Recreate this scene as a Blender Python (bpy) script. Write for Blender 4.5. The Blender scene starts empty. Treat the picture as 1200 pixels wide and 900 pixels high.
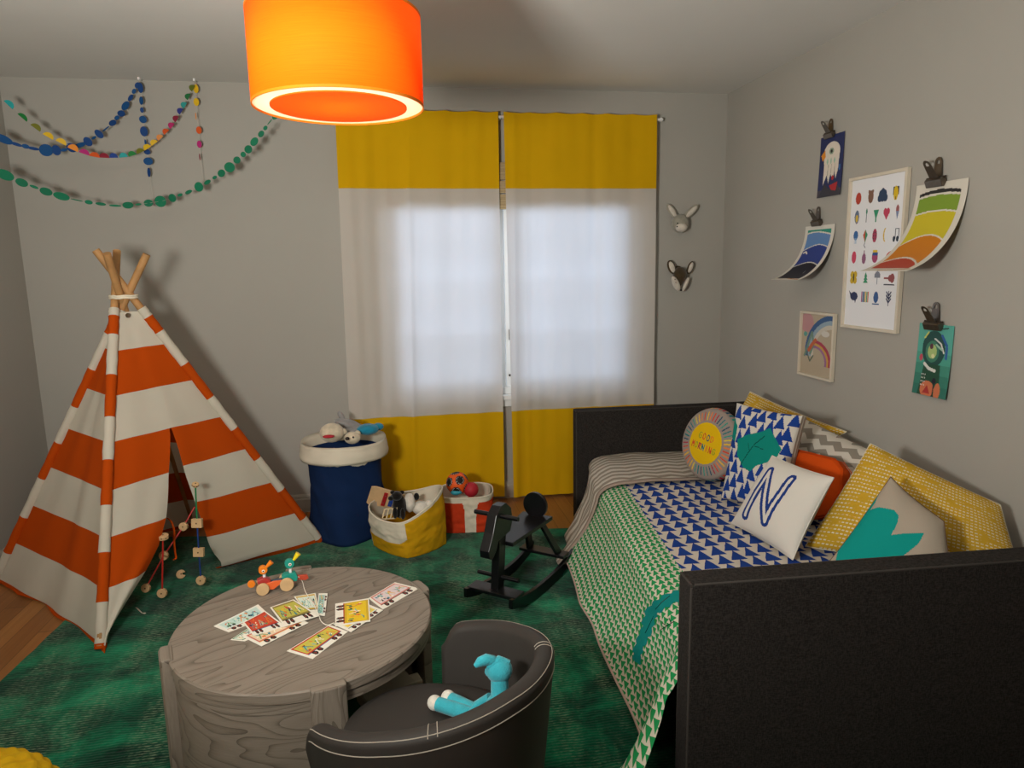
import bpy, math, random
from mathutils import Vector, Matrix, noise
from math import sin, cos, pi, sqrt, atan2
random.seed(7)
SC = bpy.context.scene
COL = SC.collection
V = Vector
# ------------------------------------------------------------------ camera
F_PX, YAW, PITCH, ROLL, CAM_H = 811.41, 0.16276, 0.16591, -0.018173, 1.4246
YB, XR, XL, YF, ZC = 4.145, 2.038, -1.961, -1.9, 2.44
_f = V((sin(YAW)*cos(PITCH), cos(YAW)*cos(PITCH), -sin(PITCH)))
_r0 = V((cos(YAW), -sin(YAW), 0)); _u0 = _r0.cross(_f)
_r = _r0*cos(ROLL)+_u0*sin(ROLL); _u = _r.cross(_f)
CO = V((0, 0, CAM_H))
def ray(px, py): return (_f*F_PX+_r*(px-600)-_u*(py-450)).normalized()
def hit(px, py, pt, n):
    d = ray(px, py); n = V(n); return CO+d*((V(pt)-CO).dot(n)/d.dot(n))
def atz(px, py, z=0.0): return hit(px, py, (0, 0, z), (0, 0, 1))
def aty(px, py, y): return hit(px, py, (0, y, 0), (0, 1, 0))
def atx(px, py, x): return hit(px, py, (x, 0, 0), (1, 0, 0))
cam = bpy.data.cameras.new('camera'); cam.sensor_width = 36; cam.lens = F_PX/1200*36; cam.clip_start = .02
co = bpy.data.objects.new('camera', cam); COL.objects.link(co)
M4 = Matrix((( _r.x, _u.x, -_f.x, 0), (_r.y, _u.y, -_f.y, 0), (_r.z, _u.z, -_f.z, CAM_H), (0, 0, 0, 1)))
co.matrix_world = M4; SC.camera = co
# ------------------------------------------------------------------ materials
def lin(c):
    if isinstance(c, str):
        c = c.lstrip('#'); c = [int(c[i:i+2], 16)/255 for i in (0, 2, 4)]
    return tuple(x/12.92 if x <= .04045 else ((x+.055)/1.055)**2.4 for x in c)
class NT:
    def __init__(s, name):
        s.m = bpy.data.materials.new(name); s.m.use_nodes = True; s.t = s.m.node_tree
        s.b = s.t.nodes['Principled BSDF']; s.out = s.t.nodes['Material Output']
    def n(s, typ, **k):
        nd = s.t.nodes.new(typ)
        for a, v in k.items(): setattr(nd, a, v)
        return nd
    def set(s, sock, v):
        if hasattr(v, 'is_output') or isinstance(v, bpy.types.NodeSocket): s.t.links.new(v, sock)
        else: sock.default_value = v
    def math(s, op, a, b=None, c=None, clamp=False):
        nd = s.n('ShaderNodeMath', operation=op); nd.use_clamp = clamp
        s.set(nd.inputs[0], a)
        if b is not None: s.set(nd.inputs[1], b)
        if c is not None: s.set(nd.inputs[2], c)
        return nd.outputs[0]
    def mix(s, f, a, b, blend='MIX'):
        nd = s.n('ShaderNodeMix', data_type='RGBA', blend_type=blend)
        s.set(nd.inputs[0], f)
        for i, v in ((6, a), (7, b)):
            s.set(nd.inputs[i], v if isinstance(v, bpy.types.NodeSocket) else (*lin(v), 1))
        return nd.outputs[2]
    def coord(s, kind='Object'): return s.n('ShaderNodeTexCoord').outputs[kind]
    def mapping(s, vec, scale=(1, 1, 1), loc=(0, 0, 0), rot=(0, 0, 0)):
        nd = s.n('ShaderNodeMapping'); s.t.links.new(vec, nd.inputs[0])
        nd.inputs['Scale'].default_value = scale; nd.inputs['Location'].default_value = loc; nd.inputs['Rotation'].default_value = rot
        return nd.outputs[0]
    def noise(s, vec, scale=5, detail=3, rough=.5, dist=0):
        nd = s.n('ShaderNodeTexNoise'); s.t.links.new(vec, nd.inputs['Vector'])
        nd.inputs['Scale'].default_value = scale; nd.inputs['Detail'].default_value = detail
        nd.inputs['Roughness'].default_value = rough; nd.inputs['Distortion'].default_value = dist
        return nd.outputs['Fac']
    def ramp(s, f, stops):
        nd = s.n('ShaderNodeValToRGB'); s.set(nd.inputs[0], f)
        el = nd.color_ramp.elements
        while len(el) < len(stops): el.new(.5)
        for e, (p, c) in zip(el, stops): e.position = p; e.color = (*lin(c), 1)
        return nd.outputs[0]
    def maprange(s, v, a, b, c=0., d=1.):
        nd = s.n('ShaderNodeMapRange'); s.set(nd.inputs[0], v)
        for i, x in enumerate((a, b, c, d)): nd.inputs[i+1].default_value = x
        return nd.outputs[0]
    def xyz(s, vec):
        nd = s.n('ShaderNodeSeparateXYZ'); s.t.links.new(vec, nd.inputs[0]); return nd.outputs
    def bump(s, h, strength=.3, dist=.01):
        nd = s.n('ShaderNodeBump'); s.set(nd.inputs['Height'], h)
        nd.inputs['Strength'].default_value = strength; nd.inputs['Distance'].default_value = dist
        s.t.links.new(nd.outputs[0], s.b.inputs['Normal']); return nd.outputs[0]
    def fin(s, color=None, rough=.6, spec=.5, metal=0.):
        if color is not None: s.set(s.b.inputs['Base Color'], color if isinstance(color, bpy.types.NodeSocket) else (*lin(color), 1))
        s.set(s.b.inputs['Roughness'], rough); s.b.inputs['Specular IOR Level'].default_value = spec
        s.b.inputs['Metallic'].default_value = metal; return s.m
_mc = {}
def plain(c, rough=.6, spec=.4, metal=0., var=.12, vscale=8, bump=0, bscale=200, name=None, sheen=0):
    k = (c, rough, spec, metal, var, vscale, bump, bscale, sheen)
    if k in _mc: return _mc[k]
    t = NT(name or 'plain_'+str(c).strip('#'))
    o = t.coord()
    if var:
        l = lin(c); d = [max(0, x*(1-var)) for x in l]; h = [min(1, x*(1+var)) for x in l]
        f = t.noise(o, vscale, 3)
        nd = t.n('ShaderNodeMix', data_type='RGBA'); t.set(nd.inputs[0], t.maprange(f, .3, .7))
        nd.inputs[6].default_value = (*d, 1); nd.inputs[7].default_value = (*h, 1); colr = nd.outputs[2]
    else: colr = c
    if bump: t.bump(t.noise(o, bscale, 2), bump, .002)
    if sheen: t.b.inputs['Sheen Weight'].default_value = sheen
    _mc[k] = t.fin(colr, rough, spec, metal); return _mc[k]
def cloth(c, **k):
    k.setdefault('bump', .35); k.setdefault('rough', .9); k.setdefault('spec', .15); k.setdefault('bscale', 350); k.setdefault('var', .06)
    return plain(c, **k)
def translucent(t, colr, fac):
    """mix translucency into material t"""
    tr = t.n('ShaderNodeBsdfTranslucent'); t.set(tr.inputs[0], colr if isinstance(colr, bpy.types.NodeSocket) else (*lin(colr), 1))
    mx = t.n('ShaderNodeMixShader'); mx.inputs[0].default_value = fac
    t.t.links.new(t.b.outputs[0], mx.inputs[1]); t.t.links.new(tr.outputs[0], mx.inputs[2]); t.t.links.new(mx.outputs[0], t.out.inputs[0])
def cloth_tl(name, c, fac=.35, weave=400, var=.05, tint=None):
    t = NT(name); o = t.coord(); l = lin(c)
    nd = t.n('ShaderNodeMix', data_type='RGBA'); t.set(nd.inputs[0], t.noise(o, 6, 4))
    nd.inputs[6].default_value = (*[x*(1-var) for x in l], 1); nd.inputs[7].default_value = (*[min(1, x*(1+var)) for x in l], 1)
    t.bump(t.noise(o, weave, 2), .2, .002); t.fin(nd.outputs[2], .9, .1); translucent(t, tint or nd.outputs[2], fac); return t.m
def vcol(rough=.7, spec=.3, bump=0, bscale=300, name='printed_colours'):
    k = ('vcol', rough, spec, bump, bscale)
    if k in _mc: return _mc[k]
    t = NT(name); a = t.n('ShaderNodeVertexColor'); a.layer_name = 'print'
    if bump: t.bump(t.noise(t.coord(), bscale, 2), bump, .002)
    _mc[k] = t.fin(a.outputs[0], rough, spec); return _mc[k]
# ------------------------------------------------------------------ mesh builder
def basis(z):
    z = V(z).normalized(); a = V((0, 0, 1)) if abs(z.z) < .95 else V((1, 0, 0))
    x = a.cross(z).normalized(); return x, z.cross(x), z
class MB:
    def __init__(s): s.v = []; s.f = []; s.mi = []; s.uv = []; s.col = []; s.cm = 0
    def vert(s, p): s.v.append(tuple(p)); return len(s.v)-1
    def face(s, idx, uv=None, col=None, m=None):
        s.f.append(tuple(idx)); s.mi.append(s.cm if m is None else m); s.uv.append(uv); s.col.append(col)
    def box(s, c, size, ax=None):
        c = V(c); X, Y, Z = ax if ax else (V((1, 0, 0)), V((0, 1, 0)), V((0, 0, 1)))
        hx, hy, hz = [q/2 for q in size]
        i = [s.vert(c+X*(a*hx)+Y*(b*hy)+Z*(d*hz)) for a in (-1, 1) for b in (-1, 1) for d in (-1, 1)]
        for q in ((0, 1, 3, 2), (4, 6, 7, 5), (0, 4, 5, 1), (2, 3, 7, 6), (0, 2, 6, 4), (1, 5, 7, 3)): s.face([i[k] for k in q])
        return s
    def bb(s, x0, x1, y0, y1, z0, z1): return s.box(((x0+x1)/2, (y0+y1)/2, (z0+z1)/2), (abs(x1-x0), abs(y1-y0), abs(z1-z0)))
    def cyl(s, a, b, r0, r1=None, n=16, caps=True):
        r1 = r0 if r1 is None else r1; a = V(a); b = V(b); X, Y, Z = basis(b-a)
        i0 = len(s.v)
        for p, r in ((a, r0), (b, r1)):
            for k in range(n): t = 2*pi*k/n; s.vert(p+X*(cos(t)*r)+Y*(sin(t)*r))
        for k in range(n): s.face((i0+k, i0+(k+1) % n, i0+n+(k+1) % n, i0+n+k))
        if caps: s.face([i0+k for k in range(n)][::-1]); s.face([i0+n+k for k in range(n)])
        return s
    def tube(s, pts, r, n=8, closed=False, caps=True):
        pts = [V(p) for p in pts]; N = len(pts); i0 = len(s.v); up = None
        for j, p in enumerate(pts):
            a = pts[(j-1) % N] if (closed or j > 0) else p; b = pts[(j+1) % N] if (closed or j < N-1) else p
            d = (b-a).normalized()
            if up is None: X, Y, _ = basis(d)
            else: Y = (d.cross(up)).normalized(); X = Y.cross(d)
            up = X
            rr = r(j/(N-1)) if callable(r) else r
            for k in range(n): t = 2*pi*k/n; s.vert(p+X*(cos(t)*rr)+Y*(sin(t)*rr))
        for j in range(N if closed else N-1):
            q = (j+1) % N
            for k in range(n): s.face((i0+j*n+k, i0+j*n+(k+1) % n, i0+q*n+(k+1) % n, i0+q*n+k))
        if caps and not closed: s.face([i0+k for k in range(n)][::-1]); s.face([i0+(N-1)*n+k for k in range(n)])
        return s
    def ball(s, c, r, ax=None, nu=20, nv=12, fn=None):
        if not hasattr(r, '__len__'): r = (r, r, r)
        X, Y, Z = ax if ax else (V((1, 0, 0)), V((0, 1, 0)), V((0, 0, 1))); c = V(c)
        def g(u, v):
            t = 2*pi*u; q = pi*(v-.5); k = 1 if fn is None else fn(u, v)
            return c+X*(cos(t)*cos(q)*r[0]*k)+Y*(sin(t)*cos(q)*r[1]*k)+Z*(sin(q)*r[2]*k)
        return s.grid(g, nu, nv, wrap=True)
    def grid(s, fn, nu, nv, wrap=False, mat=None, uvf=None, colf=None, us=None, vs=None, flip=False):
        us = us or [i/nu for i in range(nu+1)]; vs = vs or [j/nv for j in range(nv+1)]
        nu = len(us)-1; nv = len(vs)-1; i0 = len(s.v); W = nu if wrap else nu+1
        for v in vs:
            for u in us[:W]: s.vert(fn(u, v))
        for j in range(nv):
            for i in range(nu):
                k = (i+1) % W
                q = [i0+j*W+i, i0+j*W+k, i0+(j+1)*W+k, i0+(j+1)*W+i]
                uv = [(us[i], vs[j]), (us[i+1], vs[j]), (us[i+1], vs[j+1]), (us[i], vs[j+1])]
                if uvf: uv = [uvf(*a) for a in uv]
                cl = colf((us[i]+us[i+1])/2, (vs[j]+vs[j+1])/2) if colf else None
                if flip: q = q[::-1]; uv = uv[::-1]
                s.face(q, uv, cl, mat((us[i]+us[i+1])/2, (vs[j]+vs[j+1])/2) if mat else None)
        return s
    def lathe(s, prof, c=(0, 0, 0), n=32, ax=None, sq=None):
        X, Y, Z = ax if ax else (V((1, 0, 0)), V((0, 1, 0)), V((0, 0, 1))); c = V(c)
        i0 = len(s.v); m = len(prof)
        for (r, z) in prof:
            for k in range(n):
                t = 2*pi*k/n; s.vert(c+X*(cos(t)*r)+Y*(sin(t)*r)+Z*z)
        for j in range(m-1):
            for k in range(n): s.face((i0+j*n+k, i0+j*n+(k+1) % n, i0+(j+1)*n+(k+1) % n, i0+(j+1)*n+k))
        return s
    def prism(s, poly, fn, d):
        """poly list of (a,b); fn(a,b,h)->point; extrude from h=0 to h=d"""
        n = len(poly); i0 = len(s.v)
        for h in (0, d):
            for (a, b) in poly: s.vert(fn(a, b, h))
        s.face([i0+k for k in range(n)][::-1]); s.face([i0+n+k for k in range(n)])
        for k in range(n): s.face((i0+k, i0+(k+1) % n, i0+n+(k+1) % n, i0+n+k))
        return s
    def build(s, name, mats, parent=None, smooth=None, bevel=0, solid=0, sub=0, recalc=True):
        me = bpy.data.meshes.new(name); me.from_pydata(s.v, [], s.f)
        if not isinstance(mats, (list, tuple)): mats = [mats]
        for m in mats: me.materials.append(m)
        me.polygons.foreach_set('material_index', s.mi)
        if any(u for u in s.uv):
            L = me.uv_layers.new(name='UVMap'); k = 0; dat = []
            for f, u in zip(s.f, s.uv):
                for q in range(len(f)): dat.extend(u[q] if u else (0, 0))
            L.data.foreach_set('uv', dat)
        if any(c is not None for c in s.col):
            A = me.color_attributes.new('print', 'FLOAT_COLOR', 'CORNER'); dat = []
            for f, c in zip(s.f, s.col):
                c = c or (.8, .8, .8)
                for q in range(len(f)): dat.extend((*c, 1))
            A.data.foreach_set('color', dat)
        if recalc and not any(c is not None for c in s.col):
            import bmesh
            b = bmesh.new(); b.from_mesh(me); bmesh.ops.recalc_face_normals(b, faces=b.faces); b.to_mesh(me); b.free()
        if smooth is not None:
            me.polygons.foreach_set('use_smooth', [True]*len(me.polygons))
            if smooth < 170: me.set_sharp_from_angle(angle=math.radians(smooth))
        me.update()
        o = bpy.data.objects.new(name, me); COL.objects.link(o)
        if parent is not None: adopt(o, parent)
        if solid: md = o.modifiers.new('solid', 'SOLIDIFY'); md.thickness = solid; md.offset = 0
        if bevel: md = o.modifiers.new('bevel', 'BEVEL'); md.width = bevel; md.segments = 2; md.limit_method = 'ANGLE'; md.angle_limit = .6
        if sub: md = o.modifiers.new('sub', 'SUBSURF'); md.levels = sub; md.render_levels = sub
        return o
_WM = {}
def wm(o): return _WM.get(o.name, Matrix.Identity(4))
def adopt(o, parent):
    o.parent = parent; o.matrix_parent_inverse = wm(parent).inverted()
def thing(name, label, cat, loc, group=None, kind=None):
    o = bpy.data.objects.new(name, None); COL.objects.link(o); o.location = loc; o.empty_display_size = .05
    _WM[o.name] = Matrix.Translation(V(loc))
    if kind: o['kind'] = kind
    else: tag(o, label, cat, group)
    return o
def tag(o, label, cat, group=None):
    o['label'] = label; o['category'] = cat
    if group: o['group'] = group
    return o
def struct(o): o['kind'] = 'structure'; return o
def catmull(pts, n=8):
    pts = [V(p) for p in pts]; P = [pts[0]*2-pts[1]]+pts+[pts[-1]*2-pts[-2]]; out = []
    for i in range(1, len(P)-2):
        a, b, c, d = P[i-1:i+3]
        for k in range(n):
            t = k/n; out.append(.5*((2*b)+(c-a)*t+(2*a-5*b+4*c-d)*t*t+(3*b-a-3*c+d)*t**3))
    out.append(pts[-1]); return out
def interp(x, xs, ys):
    if x <= xs[0]: return ys[0]
    for i in range(len(xs)-1):
        if x <= xs[i+1]: t = (x-xs[i])/(xs[i+1]-xs[i]); return ys[i]+(ys[i+1]-ys[i])*t
    return ys[-1]
def nz(x, y=0, z=0): return noise.noise(V((x, y, z)))
# ------------------------------------------------------------------ printed artwork canvas (unit square, v up)
class Art:
    def __init__(s, w, h, bg='#f2efe8', asp=1.0): s.w, s.h, s.asp = w, h, asp; s.c = [[lin(bg)]*w for _ in range(h)]
    def paint(s, test, c, box=(0, 0, 1, 1)):
        c = lin(c); x0, y0, x1, y1 = box
        for j in range(max(0, int(y0*s.h)-1), min(s.h, int(y1*s.h)+2)):
            for i in range(max(0, int(x0*s.w)-1), min(s.w, int(x1*s.w)+2)):
                if test((i+.5)/s.w, (j+.5)/s.h): s.c[j][i] = c
        return s
    def ell(s, x, y, a, b, c, rot=0):
        ca, sa = cos(rot), sin(rot); m = max(a, b)*max(1, s.asp, 1/s.asp)
        def t(u, v):
            p = (u-x)*s.asp; q = v-y; return ((p*ca+q*sa)/(a*s.asp))**2+((-p*sa+q*ca)/b)**2 <= 1
        return s.paint(t, c, (x-m, y-m, x+m, y+m))
    def rect(s, x0, y0, x1, y1, c): return s.paint(lambda u, v: x0 <= u <= x1 and y0 <= v <= y1, c, (x0, y0, x1, y1))
    def poly(s, P, c):
        def t(u, v):
            r = False; j = len(P)-1
            for i in range(len(P)):
                if (P[i][1] > v) != (P[j][1] > v) and u < (P[j][0]-P[i][0])*(v-P[i][1])/(P[j][1]-P[i][1])+P[i][0]: r = not r
                j = i
            return r
        xs = [p[0] for p in P]; ys = [p[1] for p in P]
        return s.paint(t, c, (min(xs), min(ys), max(xs), max(ys)))
    def line(s, pts, w, c):
        for (a, b) in zip(pts[:-1], pts[1:]):
            ax, ay, bx, by = a[0]*s.asp, a[1], b[0]*s.asp, b[1]; L = (bx-ax)**2+(by-ay)**2 or 1e-9
            def t(u, v):
                x = u*s.asp; k = max(0, min(1, ((x-ax)*(bx-ax)+(v-ay)*(by-ay))/L))
                return (x-ax-k*(bx-ax))**2+(v-ay-k*(by-ay))**2 <= w*w
            s.paint(t, c, (min(a[0], b[0])-w/s.asp, min(a[1], b[1])-w, max(a[0], b[0])+w/s.asp, max(a[1], b[1])+w))
        return s
    def at(s, u, v): return s.c[min(s.h-1, max(0, int(v*s.h)))][min(s.w-1, max(0, int(u*s.w)))]
# ------------------------------------------------------------------ render settings, light
SC.view_settings.view_transform = 'Standard'; SC.view_settings.look = 'None'
SC.view_settings.exposure = 0; SC.view_settings.gamma = 1; SC.view_settings.use_curve_mapping = False
W = bpy.data.worlds.new('daylight'); SC.world = W; W.use_nodes = True
W.node_tree.nodes['Background'].inputs[0].default_value = (.75, .85, 1, 1); W.node_tree.nodes['Background'].inputs[1].default_value = .55
def area(name, loc, tgt, size, power, color, sy=None):
    l = bpy.data.lights.new(name, 'AREA'); l.shape = 'RECTANGLE'; l.size = size; l.size_y = sy or size; l.energy = power; l.color = color
    o = bpy.data.objects.new(name, l); COL.objects.link(o); o.location = loc
    o.rotation_euler = (V(tgt)-V(loc)).to_track_quat('-Z', 'Y').to_euler(); return o
KEY = area('key_lamp', (-.72, .5, 1.40), (-.32, 1.5, 2.2), .30, 74, (1, .975, .91))
DAY = area('window_daylight', (.68, YB+.75, 1.5), (.68, 2, 1.0), 2.4, 54, (.60, .76, 1), 1.9)
# ------------------------------------------------------------------ room shell
def wall_mat(name, c, sc=3):
    t = NT(name); o = t.coord(); l = lin(c)
    nd = t.n('ShaderNodeMix', data_type='RGBA'); t.set(nd.inputs[0], t.noise(o, sc, 3))
    nd.inputs[6].default_value = (*[x*.97 for x in l], 1); nd.inputs[7].default_value = (*[x*1.03 for x in l], 1)
    t.bump(t.noise(o, 120, 3), .08, .002); return t.fin(nd.outputs[2], .85, .2)
m_wall = wall_mat('grey_wall_paint', '#a9a59c'); m_ceil = wall_mat('ceiling_paint', '#d8d6d0'); m_trim = plain('#aaa194', .5, .4, var=.03, name='trim_paint')
def floor_mat():
    t = NT('oak_floorboards'); o = t.coord(); x = t.xyz(o)
    pw = .083; row = t.math('FLOOR', t.math('DIVIDE', x[0], pw))
    wn = t.n('ShaderNodeTexWhiteNoise', noise_dimensions='1D'); t.t.links.new(row, wn.inputs['W'])
    fx = t.math('FRACT', t.math('DIVIDE', x[0], pw))
    fy = t.math('FRACT', t.math('ADD', t.math('DIVIDE', x[1], 1.3), wn.outputs[0]))
    seg = t.math('FLOOR', t.math('ADD', t.math('DIVIDE', x[1], 1.3), wn.outputs[0]))
    w2 = t.n('ShaderNodeTexWhiteNoise', noise_dimensions='2D')
    cb = t.n('ShaderNodeCombineXYZ'); t.t.links.new(row, cb.inputs[0]); t.t.links.new(seg, cb.inputs[1]); t.t.links.new(cb.outputs[0], w2.inputs['Vector'])
    g = t.noise(t.mapping(o, (60, 2.2, 1)), 1, 4, .6, .6)
    c = t.ramp(t.math('ADD', t.math('MULTIPLY', g, .5), t.math('MULTIPLY', w2.outputs[0], .42)), [(.15, '#7a4c24'), (.55, '#986534'), (.9, '#b07c44')])
    gap = t.math('MAXIMUM', t.math('GREATER_THAN', t.math('ABSOLUTE', t.math('SUBTRACT', fx, .5)), .485), t.math('LESS_THAN', fy, .003))
    c = t.mix(gap, c, '#5c3a1c'); t.bump(t.math('SUBTRACT', t.math('MULTIPLY', g, .2), gap), .25, .002)
    return t.fin(c, .42, .4)
struct(MB().bb(XL-.1, XR+.1, YF-.1, YB+.12, -.1, 0).build('floor', floor_mat()))
struct(MB().bb(XL-.1, XR+.1, YF-.1, YB+.12, ZC, ZC+.1).build('ceiling', m_ceil))
struct(MB().bb(XL-.1, XL, YF-.1, YB+.12, 0, ZC).build('wall_left', m_wall))
struct(MB().bb(XR, XR+.1, YF-.1, YB+.12, 0, ZC).build('wall_right', m_wall))
struct(MB().bb(XL, XR, YF-.1, YF, 0, ZC).build('wall_front', m_wall))
WX0, WX1, WZ0, WZ1 = aty(455, 400, YB).x, aty(742, 400, YB).x, .66, 1.90
b = MB(); b.bb(XL, WX0, YB, YB+.12, 0, ZC); b.bb(WX1, XR, YB, YB+.12, 0, ZC); b.bb(WX0, WX1, YB, YB+.12, 0, WZ0); b.bb(WX0, WX1, YB, YB+.12, WZ1, ZC)
struct(b.build('wall_back', m_wall))
def baseboard(name, pts, inward):
    b = MB(); (x0, y0), (x1, y1) = pts; d = V((x1-x0, y1-y0, 0)); n = V((*inward, 0))
    prof = [(0, 0), (.016, 0), (.016, .078), (.012, .086), (.010, .098), (.004, .108), (0, .108)]
    def fn(a, h, t): return V((x0, y0, 0))+d*t+n*a+V((0, 0, h))
    b.prism(prof, fn, 1); return struct(b.build(name, m_trim))
baseboard('baseboard_back', ((XL, YB), (XR, YB)), (0, -1)); baseboard('baseboard_left', ((XL, YF), (XL, YB)), (1, 0))
baseboard('baseboard_right', ((XR, YF), (XR, YB)), (-1, 0)); baseboard('baseboard_front', ((XL, YF), (XR, YF)), (0, 1))
# window
m_white = plain('#e8e8e6', .4, .4, var=.03, name='white_gloss_paint')
wn = thing('window_1', None, None, (0, YB, WZ0), kind='structure')
b = MB(); fw = .045
b.bb(WX0-.06, WX0, YB-.015, YB, WZ0-.03, WZ1+.06); b.bb(WX1, WX1+.06, YB-.015, YB, WZ0-.03, WZ1+.06); b.bb(WX0, WX1, YB-.015, YB, WZ1, WZ1+.06)
b.bb(WX0, WX0+fw, YB, YB+.08, WZ0, WZ1); b.bb(WX1-fw, WX1, YB, YB+.08, WZ0, WZ1); b.bb(WX0, WX1, YB, YB+.08, WZ1-fw, WZ1); b.bb(WX0, WX1, YB, YB+.08, WZ0, WZ0+fw)
b.build('window_frame', m_white, wn, bevel=.003)
b = MB(); b.bb(WX0-.08, WX1+.08, YB-.045, YB+.03, WZ0-.03, WZ0); b.bb(WX0-.06, WX1+.06, YB-.02, YB, WZ0-.075, WZ0-.03); b.build('window_sill', m_white, wn, bevel=.004)
xm = (aty(592, 350, YB).x)
for (a0, a1) in ((WX0+fw, xm-.002), (xm+.002, WX1-fw)):
    b = MB(); st = .05; y0, y1 = YB+.02, YB+.055; z0, z1 = WZ0+fw, WZ1-fw
    b.bb(a0, a0+st, y0, y1, z0, z1); b.bb(a1-st, a1, y0, y1, z0, z1); b.bb(a0+st, a1-st, y0, y1, z0, z0+st); b.bb(a0+st, a1-st, y0, y1, z1-st, z1)
    for k in (1, 2, 3): zz = z0+(z1-z0)*k/4; b.bb(a0+st, a1-st, y0+.006, y1-.006, zz-.009, zz+.009)
    xx = (a0+a1)/2; b.bb(xx-.009, xx+.009, y0+.006, y1-.006, z0+st, z1-st)
    b.build('window_sash', m_white, wn)
tg = NT('window_glass'); trn = tg.n('ShaderNodeBsdfTransparent'); gl = tg.n('ShaderNodeBsdfGlossy'); gl.inputs['Roughness'].default_value = .02
mx = tg.n('ShaderNodeMixShader'); mx.inputs[0].default_value = .06; tg.t.links.new(trn.outputs[0], mx.inputs[1]); tg.t.links.new(gl.outputs[0], mx.inputs[2]); tg.t.links.new(mx.outputs[0], tg.out.inputs[0])
MB().bb(WX0+fw, WX1-fw, YB+.036, YB+.040, WZ0+fw, WZ1-fw).build('window_pane', tg.m, wn)
p = aty(598, 390, YB); b = MB(); b.bb(p.x-.006, p.x+.006, YB+.005, YB+.02, p.z-.045, p.z+.02); b.bb(p.x-.004, p.x+.004, YB-.02, YB+.006, p.z-.01, p.z+.002); b.build('window_latch', plain('#5a544c', .35, .5, .8), wn, bevel=.002)
p = aty(598, 440, YB); MB().ball((p.x, YB+.012, p.z), .008).build('window_knob', plain('#5a544c', .35, .5, .8), wn, smooth=180)
# woven roman blind pulled up behind the curtains
t = NT('woven_reed'); o = t.coord(); x = t.xyz(o)
c = t.ramp(t.math('ADD', t.math('MULTIPLY', t.math('SINE', t.math('MULTIPLY', x[2], 900)), .3), t.noise(t.mapping(o, (3, 1, 90)), 4, 3)), [(.2, '#8b7350'), (.8, '#c9b48c')]); t.fin(c, .8, .2)
bl = thing('roman_blind', 'folded tan woven blind glimpsed between the two curtain panels', 'blind', ((WX0+WX1)/2, YB-.02, 1.75))
for k, (z0, z1, dy) in enumerate(((1.93, 2.03, .018), (1.855, 1.925, .03), (1.765, 1.85, .024))):
    MB().bb(WX0-.03, WX1+.03, YB-.016-dy, YB-.016, z0, z1).build('fold', t.m, bl, bevel=.004)
# curtains
m_ct = cloth_tl('white_curtain_cloth', '#d9d0c4', .33, tint='#dcdcde'); m_cy = cloth_tl('mustard_curtain_cloth', '#d6a60c', .10)
YC = YB-.075
def curtain(label, x0t, x1t, x0b, x1b, ztop, zbot, seed, gap_bow):
    zA = aty(680, 221, YC).z; zBn = aty(500, 487, YC).z
    root = thing('curtain', label, 'curtain', ((x0t+x1t)/2, YC, zbot), 'colour block curtains at the window')
    H = ztop-zbot
    folds = [(random.uniform(0, 1), random.uniform(.015, .05), random.uniform(-.012, .010)) for _ in range(6)]
    def fn(u, z):
        k = (ztop-z)/H; x = (x0t+(x1t-x0t)*u)*(1-k)+(x0b+(x1b-x0b)*u)*k
        y = YC+.0035*sin(u*19+seed+k*1.3+2*nz(u*3, seed))+.002*sin(u*43+seed*2+k*2.5+3*nz(u*4,seed,1))+.003*sin(u*31+seed*3+2*nz(u*6, k*.6, seed))*(.4+.6*k)+.012*nz(u*4, k*1.2+seed, seed)+.004*nz(u*14, k*7, seed)
        for c0, w, a in folds: y += a*math.exp(-((u-c0-.04*k*sin(seed+c0*9))/w)**2)*min(1, .35+k*1.2)
        y -= .012*k*k*sin(k*5+u*3)
        x += gap_bow*sin(pi*k)*(1-u if seed > 3 else u)*-.0
        if k < .004: z = z-.006*abs(sin(u*pi*6))
        return V((x, y, z))
    zs = {'top_band': (ztop, zA), 'middle_panel': (zA, zBn), 'bottom_band': (zBn, zbot)}
    for nm, (za, zb) in zs.items():
        b = MB(); n = max(8, int((za-zb)/.03)); b.grid(lambda u, v: fn(u, za+(zb-za)*v), 90, n)
        b.build(nm, m_ct if nm == 'middle_panel' else m_cy, root, smooth=180)
    for zq in (zA, zBn): MB().tube([fn(u/60, zq)-V((0, .0012, 0)) for u in range(61)], .0012, 5).build('seam', plain('#cdbb7a', .9, .1), root)
    return root
X_ = lambda px, py: aty(px, py, YC).x
ztop = aty(680, 132, YC).z
curtain('left curtain panel, mustard bands above and below white, behind the baskets', X_(393, 140), X_(584, 133), X_(412, 560), X_(591, 580), ztop, .035, 1.3, 0)
curtain('right curtain panel, mustard bands above and below white, behind the headboard', X_(590, 133), X_(770, 135), X_(602, 580), X_(766, 470), ztop-.002, .02, 4.1, 0)
YC_ = YC+.0
rod = thing('curtain_rod', 'thin white curtain rod showing at the top gap between the curtain panels', 'curtain rod', (.68, YC+.02, ztop-.03))
x0, x1 = X_(385, 140), X_(775, 136)
MB().cyl((x0, YC+.028, ztop-.025), (x1, YC+.028, ztop-.025), .008).build('rod', m_white, rod, smooth=40)
for x in (x0+.02, X_(587, 133), x1-.02): MB().bb(x-.008, x+.008, YC+.034, YB, ztop-.034, ztop-.016).build('bracket', m_white, rod, bevel=.002)
MB().lathe([(0, 0), (.011, .001), (.012, .012), (.008, .02), (0, .021)], (x1, YC+.028, ztop-.025), 16, (V((0, 1, 0)), V((0, 0, 1)), V((1, 0, 0)))).build('end_cap', m_white, rod, smooth=40)
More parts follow.
